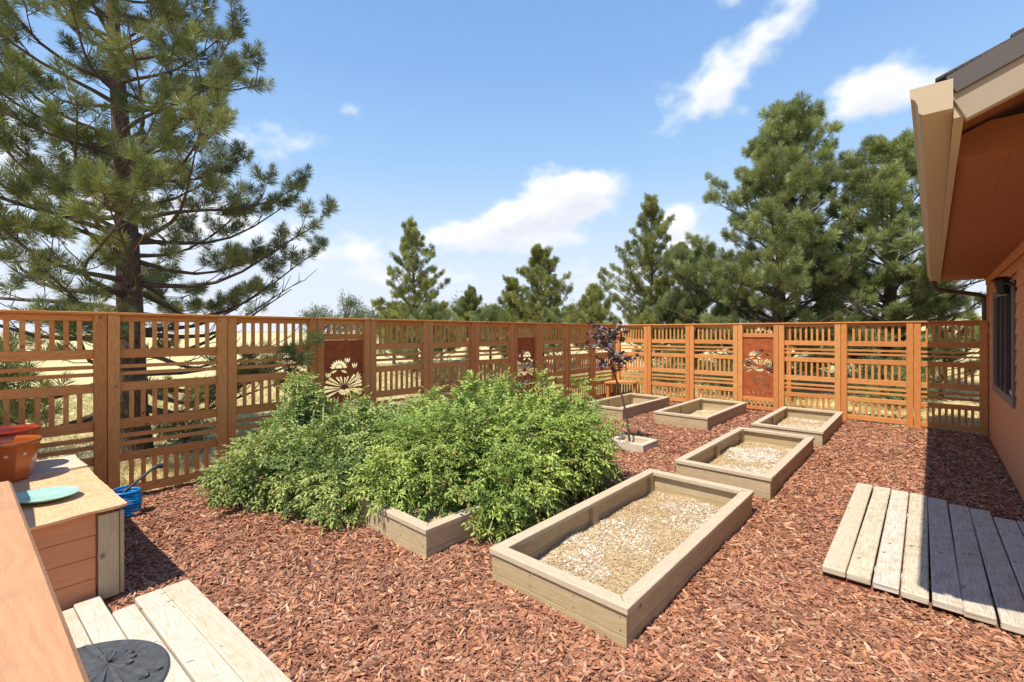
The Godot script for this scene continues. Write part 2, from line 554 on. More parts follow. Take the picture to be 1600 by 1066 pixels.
# where the raised beds stand, the mulch is left open
var BED_RECTS: Array[Rect2] = [Rect2(-2.160, -4.600, 0.970, 2.370), Rect2(-2.090, -7.570, 0.930, 2.400), Rect2(-2.030, -10.290, 0.910, 2.230), Rect2(-3.685, -10.370, 0.920, 2.300), Rect2(-5.220, -10.080, 0.920, 2.140), Rect2(-3.700, -4.470, 0.940, 2.360), Rect2(-5.270, -4.440, 0.940, 2.360)]
var mulch_noise := FastNoiseLite.new()
func mulch_y(x: float, z: float) -> float:
	return mulch_noise.get_noise_2d(x, z) * 0.022 - 0.024

func build_mulch() -> void:
	mulch_noise.seed = 4
	mulch_noise.frequency = 0.9
	mulch_noise.fractal_octaves = 3
	var mb := MB.new()
	var gx := []
	var gz := []
	for i in 48: gx.append(-6.12 + i * 0.15)
	for k in 90: gz.append(-10.85 + k * 0.15)
	for ho in BED_RECTS:
		gx.append(ho.position.x); gx.append(ho.end.x)
		gz.append(ho.position.y); gz.append(ho.end.y)
	gx.sort()
	gz.sort()
	for i in gx.size() - 1:
		for k in gz.size() - 1:
			if gx[i + 1] - gx[i] < 0.0005 or gz[k + 1] - gz[k] < 0.0005: continue
			var mid := Vector2((gx[i] + gx[i + 1]) * 0.5, (gz[k] + gz[k + 1]) * 0.5)
			var inside := false
			for ho in BED_RECTS:
				if ho.has_point(mid): inside = true
			if inside: continue
			var q := []
			for e in [[0, 0], [1, 0], [1, 1], [0, 1]]:
				var x: float = gx[i + int(e[0])]
				var z: float = gz[k + int(e[1])]
				q.append(Vector3(x, mulch_y(x, z), z))
			mb.trin(q[0], q[1], q[2], Vector3.UP, Vector3.UP, Vector3.UP)
			mb.trin(q[0], q[2], q[3], Vector3.UP, Vector3.UP, Vector3.UP)
	var base := put(self, "mulch_path", mb.mesh(), M.mulch)
	base.set_meta("kind", "structure")

func chip_mesh() -> ArrayMesh:
	# a split sliver of bark, 1 long, with ragged ends
	var mb := MB.new()
	var sec := [[-0.5, 0.05, 0.02, 0.02], [-0.36, 0.13, 0.06, 0.0], [0.08, 0.16, 0.075, -0.03], [0.40, 0.11, 0.05, 0.02], [0.5, 0.03, 0.015, 0.05]]
	var rings := []
	for s in sec:
		rings.append([Vector3(s[0], s[3], -s[1]), Vector3(s[0], s[3] + s[2], -s[1] * 0.3), Vector3(s[0], s[3] + s[2] * 0.7, s[1]), Vector3(s[0], s[3] - s[2], s[1] * 0.3)])
	for i in sec.size() - 1:
		for k in 4:
			var a: Vector3 = rings[i][k]
			var b: Vector3 = rings[i][(k + 1) % 4]
			var cc: Vector3 = rings[i + 1][(k + 1) % 4]
			var d: Vector3 = rings[i + 1][k]
			var o := (a + b + cc + d) * 0.25
			o.x = 0
			mb.face([a, b, cc, d], o, [Vector2.ZERO, Vector2.ZERO, Vector2.ZERO, Vector2.ZERO])
	return mb.mesh()

var keep_out: Array[Rect2] = []
func build_chips() -> void:
	var r := RandomNumberGenerator.new()
	r.seed = 321
	var pal := [Color(0.40, 0.195, 0.120), Color(0.33, 0.150, 0.092), Color(0.47, 0.265, 0.170), Color(0.21, 0.095, 0.062), Color(0.56, 0.37, 0.25), Color(0.44, 0.215, 0.12), Color(0.36, 0.185, 0.130), Color(0.50, 0.25, 0.14)]
	var xfs := []
	var cols := []
	var cell := 0.4
	var fwd := Vector2(-sin(0.7332), -cos(0.7332))
	var rgt := Vector2(cos(0.7332), -sin(0.7332))
	for i in int(7.0 / cell):
		for k in int(12.4 / cell):
			var x0 := -6.08 + i * cell
			var z0 := -10.8 + k * cell
			var cp := Vector2(x0 + cell * 0.5, z0 + cell * 0.5)
			var d := cp.dot(fwd)
			var s := cp.dot(rgt)
			if d < 0.9 or absf(s) > d * 1.2 + 0.9:
				continue
			var dens := clampf(5600.0 * pow(2.6 / d, 1.15), 1500.0, 5600.0)
			var n := int(dens * cell * cell)
			for q in n:
				var x := x0 + r.randf() * cell
				var z := z0 + r.randf() * cell
				if x > 0.77: continue
				var skip := false
				for ko in keep_out:
					if ko.has_point(Vector2(x, z)):
						skip = true
						break
				if skip: continue
				var big := r.randf()
				var l := r.randf_range(0.022, 0.052) if big < 0.8 else r.randf_range(0.05, 0.095)
				if d > 5.0: l *= 1.25
				var wd := l * r.randf_range(0.55, 1.5) if big < 0.8 else l * r.randf_range(0.4, 0.8)
				var b := Basis.from_euler(Vector3(r.randfn(0, 0.30), r.randf() * TAU, r.randfn(0, 0.26)))
				b = b * Basis.from_euler(Vector3(r.randf_range(-0.7, 0.7), 0, 0))
				b = b * Basis.from_scale(Vector3(l, l * r.randf_range(0.7, 1.4), wd))
				xfs.append(Transform3D(b, Vector3(x, mulch_y(x, z) + r.randf_range(-0.002, 0.014), z)))
				var cc: Color = pal[r.randi() % pal.size()]
				cols.append(Color(cc.r * 0.94, cc.g * 0.87, cc.b * 0.82) * r.randf_range(0.58, 1.28))
	for q in 30:
		var x := r.randf_range(-3.5, -2.2) if q < 16 else r.randf_range(-0.5, 0.7)
		var z := r.randf_range(-0.74, -0.36) if q < 16 else r.randf_range(-6.0, -3.8)
		if q % 3 == 0: z = [-0.66, -0.525][q % 2] if q < 16 else z
		var l := r.randf_range(0.012, 0.035)
		xfs.append(Transform3D(Basis.from_euler(Vector3(0, r.randf() * TAU, 0)) * Basis.from_scale(Vector3(l, l, l * 0.7)), Vector3(x, 0.0565, z)))
		cols.append(pal[r.randi() % pal.size()] * 0.8)
	var o := multi(self, "bark_mulch", chip_mesh(), M.chip, xfs, cols)
	tag(o, "loose red brown shredded bark mulch covering the garden floor", "mulch", "", "stuff")
	print("chips ", xfs.size())

# ---------------------------------------------------------------- fence
func cedar() -> Material:
	return M.cedar[rng.randi() % 3]

# A panel in its own frame: x along the fence from 0 to w, y up, +z towards the garden.
func fence_panel(parent: Node, at: Vector3, turn: float, w: float, art: int) -> Node3D:
	var p := Node3D.new()
	p.name = "panel"
	parent.add_child(p, true)
	p.position = at
	p.rotation.y = turn
	var sw := 0.094
	for x in [sw * 0.5 + 0.002, w - sw * 0.5 - 0.002]:
		board(p, "stile", Vector3(x, 0.879, 0.012 + rf(-0.003, 0.003)), Vector3(sw, 1.902, 0.09), cedar(), 0.004)
	var i0 := sw + 0.003
	var i1 := w - sw - 0.003
	var iw := i1 - i0
	var cx := (i0 + i1) * 0.5
	var rails := [[1.80, 0.06], [1.445, 0.092], [1.110, 0.088], [0.736, 0.096], [0.397, 0.082], [0.055, 0.085]]
	var rows := [[1.491, 1.77], [0.784, 1.066], [0.0975, 0.356]]
	var thin := [[1.318, 0.037], [1.243, 0.037], [0.613, 0.042], [0.530, 0.042]]
	if art >= 0:
		rails = [[1.80, 0.06], [1.597, 0.085], [0.235, 0.085], [0.05, 0.07]]
		rows = [[1.6395, 1.77], [0.085, 0.1925]]
		thin = []
	for r in rails:
		board(p, "rail", Vector3(cx, r[0], 0.0), Vector3(iw, r[1], 0.04), cedar(), 0.003)
	for r in thin:
		board(p, "thin_rail", Vector3(cx, r[0] + rf(-0.003, 0.003), 0.0), Vector3(iw, r[1], 0.022), cedar(), 0.002)
	var ns := 6 if art >= 0 else 8
	for r in rows:
		for k in ns:
			var x := i0 + iw * (k + 1.0) / (ns + 1.0) + rf(-0.003, 0.003)
			board(p, "slat", Vector3(x, (float(r[0]) + float(r[1])) * 0.5, 0.0), Vector3(0.038, float(r[1]) - float(r[0]) - 0.001, 0.022), cedar(), 0.002, Vector3(0, 0, rf(-0.006, 0.006)))
	if art >= 0:
		steel_art(p, art, i0, i1, 0.2785, 1.5535)
	return p

func petal(len_: float, wid: float, ang: float, at: Vector2, r0: float, blunt: float) -> PackedVector2Array:
	var pts := PackedVector2Array()
	var d := Vector2(sin(ang), cos(ang))
	var s := Vector2(d.y, -d.x)
	var prof := [[0.0, 0.12], [0.25, 0.55], [0.55, 0.95], [0.8, 0.85 * blunt + 0.1], [1.0, 0.12 + 0.5 * maxf(blunt - 0.6, 0.0)]]
	for e in prof:
		pts.append(at + d * (r0 + len_ * float(e[0])) + s * wid * float(e[1]) * 0.5)
	prof.reverse()
	for e in prof:
		pts.append(at + d * (r0 + len_ * float(e[0])) - s * wid * float(e[1]) * 0.5)
	return pts

func steel_art(p: Node, which: int, x0: float, x1: float, y0: float, y1: float) -> void:
	# rusted sheet with a water-lily design cut through it
	var w := x1 - x0 - 0.004
	var h := y1 - y0 - 0.004
	var root := CSGBox3D.new()
	root.name = "rusted_sheet"
	root.size = Vector3(w, h, 0.008)
	root.position = Vector3((x0 + x1) * 0.5, (y0 + y1) * 0.5, -0.004)
	root.material = M.rust
	root.set_meta("label", ["rust brown steel sheet cut with a lily and a fan of leaf veins", "rust brown steel sheet cut with a round lily bouquet", "orange rusted steel sheet cut with lilies and buds"][which])
	var holes := []
	var fl := 1.0 if which != 1 else -1.0
	# big leaf: a fan of wedges round its stalk
	var lc := Vector2(0.02 * fl, -0.03)
	var dy := 0.0
	if which == 2: dy = 0.04
	for k in 15:
		var a := deg_to_rad(-118.0 + k * 236.0 / 14.0) + (0.0 if k % 2 == 0 else 0.05)
		var ll := (0.15 + 0.11 * absf(sin(a))) * w / 0.60
		if absf(a) < 0.6: ll *= 0.85
		var wedge := PackedVector2Array()
		for e in [[0.05, 0.9], [1.0, 1.0], [1.04, 0.35], [1.04, -0.35], [1.0, -1.0], [0.05, -0.9]]:
			var aa: float = (a + float(e[1]) * 0.088 * (1.0 if e[0] > 0.5 else 0.6)) * fl
			wedge.append(lc + Vector2(0, dy) + Vector2(sin(aa), cos(aa) * 0.8) * (0.045 + ll * float(e[0])))
		holes.append(wedge)
	for k in 5:
		holes.append(petal(0.075, 0.05, PI + (k - 2) * 0.42, lc + Vector2(0, dy), 0.03, 1.2))
	# open flower
	var fc := Vector2(-0.06 * fl, 0.235)
	for ring in [[0.075, 0.05, 9, 0.055, 1.35], [0.05, 0.04, 6, 0.012, 1.0]]:
		for k in int(ring[2]):
			var a: float = lerpf(-float(ring[4]), float(ring[4]), float(k) / (float(ring[2]) - 1.0))
			holes.append(petal(ring[0], float(ring[1]) * 0.72, a * fl, fc, ring[3], 0.5))
	for a in [-1.9, 1.95]:
		holes.append(petal(0.10, 0.04, a, fc + Vector2(0, -0.01), 0.03, 0.4))
	# buds
	for b in [Vector2(-0.215 * fl, 0.15), Vector2(0.065 * fl, 0.345), Vector2(0.175 * fl, 0.265), Vector2(0.215 * fl, -0.09), Vector2(-0.02 * fl, -0.27)]:
		for a in [-0.32, 0.0, 0.32]:
			holes.append(petal(0.085, 0.026, a, b + Vector2(a * 0.03, -0.04), 0.006, 0.4))
	# side leaf
	for k in 6:
		holes.append(petal(0.075, 0.026, deg_to_rad(30.0 + k * 28.0) * fl, Vector2(0.185 * fl, 0.09), 0.022, 0.9))
	# stems
	for s in [[0.06, -0.14, 0.12, -0.40], [0.11, -0.12, 0.13, -0.42], [0.175, 0.0, 0.155, -0.45], [-0.13, -0.15, -0.12, -0.33], [-0.07, -0.15, -0.09, -0.36], [0.215, -0.17, 0.19, -0.46], [-0.02, -0.31, -0.01, -0.50]]:
		var a := Vector2(float(s[0]) * fl, s[1])
		var b := Vector2(float(s[2]) * fl, s[3])
		var t := (b - a).normalized()
		var o := Vector2(t.y, -t.x)
		holes.append(PackedVector2Array([a + o * 0.005, b + o * 0.004, b - o * 0.004, a - o * 0.005]))
	for k in 5:
		holes.append(petal(0.05, 0.03, (k - 2) * 0.5, Vector2((k - 2) * 0.085 * fl, -0.56), 0.0, 0.8))
	for poly in holes:
		var g := CSGPolygon3D.new()
		g.name = "cutout"
		g.polygon = poly
		g.depth = 0.05
		g.position.z = 0.025
		g.operation = CSGShape3D.OPERATION_SUBTRACTION
		root.add_child(g, true)
	p.add_child(root, true)

func build_fences() -> void:
	var lf := thing("slat_fence", "brown slatted wooden fence behind the tomato plants, with two rusted steel sheets", "fence", Vector3(FX, 0, 0))
	# posts of the left fence, from near to far
	var zs := [1.42, 0.372, -0.676, -1.724, -2.772, -3.561, -4.609, -5.657, -6.705, -7.494, -8.542, -9.60, FZ + 0.055]
	var arts := {4: 0, 8: 1}
	for i in zs.size() - 1:
		var w: float = float(zs[i]) - float(zs[i + 1])
		# local x runs towards -z, +z faces the garden (+x)
		fence_panel(lf, Vector3(0, 0, zs[i]), PI / 2, w - 0.002, arts.get(i, -1))
	for seg in [[1.42, -2.77], [-2.772, -6.70], [-6.707, FZ - 0.05]]:
		board(lf, "top_cap", Vector3(0.0, 1.8445, (float(seg[0]) + float(seg[1])) * 0.5), Vector3(0.14, 0.027, float(seg[0]) - float(seg[1])), cedar(), 0.004)
	var bf := thing("slat_fence", "sunlit orange slatted wooden fence across the back, ending at the house", "fence", Vector3(0, 0, FZ))
	var xs := [FX + 0.06, -5.107, -4.059, -3.011, -2.222, -1.174, -0.126, 0.786]
	for i in xs.size() - 1:
		fence_panel(bf, Vector3(xs[i], 0, 0), 0.0, float(xs[i + 1]) - float(xs[i]) - 0.002, 2 if i == 3 else -1)
	for seg in [[FX + 0.072, -2.6], [-2.598, 0.784]]:
		board(bf, "top_cap", Vector3((float(seg[0]) + float(seg[1])) * 0.5, 1.8445, 0.0), Vector3(float(seg[1]) - float(seg[0]), 0.027, 0.14), cedar(), 0.004)
	# small corner seat
	var s := thing("corner_bench", "small wooden corner shelf where the two fences meet", "bench", Vector3(FX + 0.07, 0, FZ + 0.07))
	var mb := MB.new()
	mb.extrude(PackedVector2Array([Vector2(0, 0), Vector2(0.62, 0), Vector2(0.62, 0.12), Vector2(0.14, 0.62), Vector2(0, 0.62)]), Transform3D(Basis(Vector3(1, 0, 0), Vector3(0, 0, 1), Vector3(0, -1, 0)), Vector3(0, 0.42, 0)), 0.04, 1.0)
	put(s, "seat", mb.mesh(), M.cedar[2])
	board(s, "leg", Vector3(0.56, 0.19, 0.07), Vector3(0.07, 0.379, 0.07), M.cedar[1])
	board(s, "leg", Vector3(0.08, 0.19, 0.55), Vector3(0.07, 0.379, 0.07), M.cedar[1])
	# old posts outside the fence
	var op := [[Vector3(FX - 0.85, 0, -5.25), "reddish square post standing outside the slatted fence, seen through its slats"], [Vector3(-2.33, 0, FZ - 1.5), "dark square post standing outside the back fence, right of the steel sheet"]]
	for e in op:
		var at: Vector3 = e[0]
		at.y = land(at.x, at.z)
		var t := thing("square_post", e[1], "post", at, 0.0, "posts outside the fence")
		board(t, "shaft", Vector3(0, 0.86, 0), Vector3(0.09, 1.74, 0.09), M.cedar[1])
		board(t, "post_cap", Vector3(0, 1.741, 0), Vector3(0.11, 0.02, 0.11), M.cedar[0])

# ---------------------------------------------------------------- raised beds
func mitre(parent: Node, a: Vector2, b: Vector2, c: Vector2, d: Vector2, y0: float, y1: float, mat: Material) -> void:
	# a cap board: a-b is the outer edge, d-c the inner one (x, z)
	var mb := MB.new()
	var along := (b - a).normalized()
	var off := Vector2(rf(0, 2), rf(0, 0.3))
	var uvf := func(p: Vector2, e: float) -> Vector2:
		var q := p - a
		return Vector2(q.dot(along), absf(q.cross(along)) + e) + off
	var g := 0.0012
	var ch := 0.004
	a += along * g; b -= along * g; c -= along * g; d += along * g
	var t := [a, b, c, d]
	var ctr: Vector2 = (a + b + c + d) * 0.25
	var top := []
	var hi := []
	var lo := []
	var ut := []
	for p in t:
		var q: Vector2 = p
		var inn := (ctr - q)
		inn -= along * inn.dot(along)
		var q2: Vector2 = q + inn.normalized() * ch
		top.append(Vector3(q2.x, y1, q2.y)); hi.append(Vector3(q.x, y1 - ch, q.y)); lo.append(Vector3(q.x, y0, q.y))
		ut.append(uvf.call(q, 0.0))
	mb.face(top, Vector3.UP, ut)
	mb.face(lo, Vector3.DOWN, ut)
	for k in 4:
		var j := (k + 1) % 4
		var o: Vector3 = (hi[k] + hi[j]) * 0.5 - Vector3(ctr.x, y1, ctr.y)
		o.y = 0.0
		mb.face([hi[k], hi[j], lo[j], lo[k]], o, [ut[k], ut[j], ut[j] + Vector2(0, 0.04), ut[k] + Vector2(0, 0.04)])
		mb.face([top[k], top[j], hi[j], hi[k]], o + Vector3.UP * 0.3, [ut[k], ut[j], ut[j], ut[k]])
	put(parent, "cap_board", mb.mesh(), mat)

func raised_bed(label: String, x: float, z: float, w: float, l: float, h: float, soil_y: float, straw: float, pebble: float, seed_: int) -> Node3D:
	# x, z: the near left corner; the bed runs to x + w and z - l
	var t := thing("raised_bed", label, "planter", Vector3(x, 0, z), 0.0, "raised garden beds")
	keep_out.append(Rect2(x + 0.012, z - l + 0.012, w - 0.024, l - 0.024))
	var th := 0.038
	var o := 0.014
	var cap := 0.036
	var cw := 0.09
	var c1 := h - cap
	var seam := c1 - 0.135
	for course in [[seam + 0.0015, c1 - 0.001], [-0.10, seam - 0.0015]]:
		var y0: float = course[0]
		var y1: float = course[1]
		var ym := (y0 + y1) * 0.5
		var hh := y1 - y0
		for s in [0, 1]:
			board(t, "side_board", Vector3(o + th * 0.5 if s == 0 else w - o - th * 0.5, ym, -l * 0.5), Vector3(th, hh, l - 2 * o - 2 * th - 0.002), M.taupe[rng.randi() % 2], 0.002)
			board(t, "end_board", Vector3(w * 0.5, ym, -o - th * 0.5 if s == 0 else -l + o + th * 0.5), Vector3(w - 2 * o, hh, th), M.taupe[rng.randi() % 2], 0.002)
	for sx in [0, 1]:
		for k in 3:
			var px := o + th + 0.02 if sx == 0 else w - o - th - 0.02
			var pz: float = [-o - th - 0.045, -l * 0.5, -l + o + th + 0.045][k]
			board(t, "inner_post", Vector3(px, c1 * 0.5 - 0.05, pz), Vector3(0.038, c1 + 0.098, 0.088), M.taupe[rng.randi() % 2], 0.002)
	var A := Vector2(0, 0)
	var B := Vector2(w, 0)
	var C := Vector2(w, -l)
	var D := Vector2(0, -l)
	var a := Vector2(cw, -cw)
	var b := Vector2(w - cw, -cw)
	var c := Vector2(w - cw, -l + cw)
	var d := Vector2(cw, -l + cw)
	mitre(t, A, B, b, a, c1, h, M.cap)
	mitre(t, B, C, c, b, c1, h - 0.0015, M.cap)
	mitre(t, C, D, d, c, c1, h, M.cap)
	mitre(t, D, A, a, d, c1, h - 0.0015, M.cap)
	# nail heads on the near end
	var nm: Mesh = chamfered(Vector3(0.006, 0.006, 0.003), 0.0, Vector2.ZERO)
	for nx in [0.05, w * 0.34, w * 0.66, w - 0.05]:
		for ny in [c1 - 0.035, seam + 0.03]:
			put(t, "nail", nm, M.nail, Transform3D(Basis.IDENTITY, Vector3(nx, ny, -o + 0.001)))
	# soil
	var fn := FastNoiseLite.new()
	fn.seed = seed_
	fn.frequency = 1.6
	fn.fractal_octaves = 3
	var mb := MB.new()
	var nx2 := 14
	var nz2 := 30
	var ix := o + th + 0.001
	var sy := func(px: float, pz: float) -> float:
		return soil_y + fn.get_noise_2d(px, pz) * 0.04
	var gx := func(i: int) -> float:
		return lerpf(ix, w - ix, float(i) / nx2)
	var gz := func(k: int) -> float:
		return lerpf(-ix, -l + ix, float(k) / nz2)
	for i in nx2:
		for k in nz2:
			var q := []
			for e in [[0, 0], [1, 0], [1, 1], [0, 1]]:
				var px: float = gx.call(i + int(e[0]))
				var pz: float = gz.call(k + int(e[1]))
				q.append(Vector3(px, sy.call(px, pz), pz))
			mb.tri(q[0], q[1], q[2])
			mb.tri(q[0], q[2], q[3])
	put(t, "soil", mb.mesh(), M.soil)
	var r := RandomNumberGenerator.new()
	r.seed = seed_ * 13 + 1
	if straw > 0.0:
		var xs := []
		var cs := []
		for i in int(straw * w * l):
			var px := r.randf_range(ix + 0.02, w - ix - 0.02)
			var pz := r.randf_range(-l + ix + 0.02, -ix - 0.02)
			var le := r.randf_range(0.015, 0.055)
			var bs := Basis.from_euler(Vector3(0, r.randf() * TAU, r.randfn(0, 0.28))) * Basis.from_scale(Vector3(le, 0.02, 0.011))
			xs.append(Transform3D(bs, Vector3(px, sy.call(px, pz) + r.randf_range(0, 0.014), pz)))
			cs.append(([Color(0.68, 0.52, 0.30), Color(0.58, 0.43, 0.24), Color(0.74, 0.62, 0.42), Color(0.48, 0.36, 0.22)][r.randi() % 4] as Color) * r.randf_range(0.8, 1.15))
		multi(t, "straw", chip_mesh(), M.chip, xs, cs).set_meta("kind", "stuff")
	if pebble > 0.0:
		var pm := MB.new()
		pm.lathe([Vector2(0.0, -0.34), Vector2(0.36, -0.26), Vector2(0.5, 0.0), Vector2(0.33, 0.27), Vector2(0.0, 0.34)], 6)
		var xs := []
		var cs := []
		for i in int(pebble * w * l):
			var px := r.randf_range(ix + 0.02, w - ix - 0.02)
			var pz := r.randf_range(-l + ix + 0.02, -ix - 0.02)
			if fn.get_noise_2d(px * 0.8 + 40.0, pz * 0.8) < r.randf_range(-0.05, 0.28): continue
			var le := r.randf_range(0.008, 0.024)
			var bs := Basis.from_euler(Vector3(r.randf() * 0.6, r.randf() * TAU, r.randf() * 0.6)) * Basis.from_scale(Vector3(le * r.randf_range(0.8, 1.6), le, le))
			xs.append(Transform3D(bs, Vector3(px, sy.call(px, pz) + r.randf_range(0.0, 0.008), pz)))
			cs.append(([Color(0.68, 0.63, 0.56), Color(0.58, 0.52, 0.45), Color(0.74, 0.70, 0.65), Color(0.46, 0.40, 0.33)][r.randi() % 4] as Color) * r.randf_range(0.85, 1.1))
		multi(t, "gravel", pm.mesh(), M.chip, xs, cs).set_meta("kind", "stuff")
	return t

func build_beds() -> void:
	raised_bed("nearest and largest looking taupe raised bed, filled with straw and pale gravel", -2.19, -2.20, 1.03, 2.43, 0.20, -0.015, 9000.0, 3000.0, 1)
	raised_bed("taupe raised bed directly beyond the nearest one, with whitish gravel inside", -2.12, -5.14, 0.99, 2.46, 0.20, -0.005, 3000.0, 5200.0, 2)
	raised_bed("taupe raised bed against the back fence on the right, third from the camera", -2.06, -8.03, 0.97, 2.29, 0.20, -0.015, 1500.0, 3000.0, 3)
	raised_bed("empty looking taupe raised bed in the middle of the back row", -3.715, -8.04, 0.98, 2.36, 0.20, -0.05, 800.0, 1500.0, 4)
	raised_bed("taupe raised bed in the far corner where the fences meet", -5.25, -7.91, 0.98, 2.20, 0.20, -0.05, 800.0, 700.0, 5)
	raised_bed("taupe raised bed under the right tomato plant, only its near corner showing", -3.73, -2.08, 1.0, 2.42, 0.20, 0.08, 0.0, 0.0, 6)
	raised_bed("taupe raised bed hidden under the left tomato plant beside the fence", -5.30, -2.05, 1.0, 2.42, 0.20, 0.08, 0.0, 0.0, 7)
	# small weathered planter of the sapling
	var t := thing("small_planter", "low square weathered planter round the purple sapling", "planter", Vector3(-3.47, 0, -5.94))
	keep_out.append(Rect2(-3.46, -6.42, 0.56, 0.47))
	var w := 0.575
	var l := 0.49
	for s in [0, 1]:
		board(t, "frame_board", Vector3(w * 0.5, 0.02, -0.045 if s == 0 else -l + 0.045), Vector3(w, 0.13, 0.088), M.cream[s], 0.005)
		board(t, "frame_board", Vector3(0.045 if s == 0 else w - 0.045, 0.02, -l * 0.5), Vector3(0.088, 0.128, l - 0.18), M.cream[1 - s], 0.005)
	var sm := MB.new()
	sm.box(Vector3(w * 0.5, 0.0, -l * 0.5), Vector3(w - 0.18, 0.07, l - 0.18))
	put(t, "soil", sm.mesh(), M.soil)

# ---------------------------------------------------------------- plants
func tomato_leaf() -> ArrayMesh:
	# a compound leaf about 1 long, drooping, toothed leaflets folded along the midrib
	var mb := MB.new()
	var path := []
	for i in 7:
		var s := i / 6.0
		path.append(Vector3(0, 0.10 * sin(s * 2.6) - 0.30 * s * s, s))
	for i in 6:
		mb.col = Color(0.9, 1.0, 0.6)
		var w := Vector3(0.012, 0, 0)
		var a: Vector3 = path[i]
		var b: Vector3 = path[i + 1]
		mb.tri(a - w, b - w, b + w)
		mb.tri(a - w, b + w, a + w)
	var lf := [[1.0, 0.0, 0.36, 0.17], [0.74, 1.0, 0.31, 0.14], [0.74, -1.0, 0.31, 0.14], [0.46, 1.0, 0.31, 0.14], [0.46, -1.0, 0.30, 0.135], [0.22, 1.0, 0.20, 0.11], [0.22, -1.0, 0.20, 0.11], [0.6, 1.0, 0.10, 0.06], [0.34, -1.0, 0.10, 0.06]]
	var k := 0
	for e in lf:
		var s: float = e[0]
		var p := Vector3(0, 0.10 * sin(s * 2.6) - 0.30 * s * s, s * 0.92)
		var side: float = e[1]
		var d := Vector3(side * 0.9, -0.12 - 0.1 * (k % 3), 0.45).normalized() if side != 0.0 else Vector3(0, -0.5, 0.85).normalized()
		var x := d.cross(Vector3.UP).normalized()
		var up := x.cross(d).normalized()
		if up.y < 0: up = -up
		var L: float = e[2]
		var W: float = e[3]
		var mid := [p, p + d * L * 0.35 + up * 0.02, p + d * L * 0.7, p + d * L - up * L * 0.18]
		for sg in [-1.0, 1.0]:
			mb.col = Color(1, 1, 1) * (0.95 + 0.1 * sg)
			var e1: Vector3 = mid[0] + d * L * 0.22 + x * sg * W * 0.5 - up * 0.02
			var e2: Vector3 = mid[0] + d * L * 0.42 + x * sg * W * 0.36 + up * 0.015
			var e3: Vector3 = mid[0] + d * L * 0.62 + x * sg * W * 0.42 - up * 0.03
			mb.tri(mid[0], e1, mid[1])
			mb.tri(e1, e2, mid[1])
			mb.tri(mid[1], e2, mid[2])
			mb.tri(e2, e3, mid[2])
			mb.tri(mid[2], e3, mid[3])
		k += 1
	return mb.mesh()

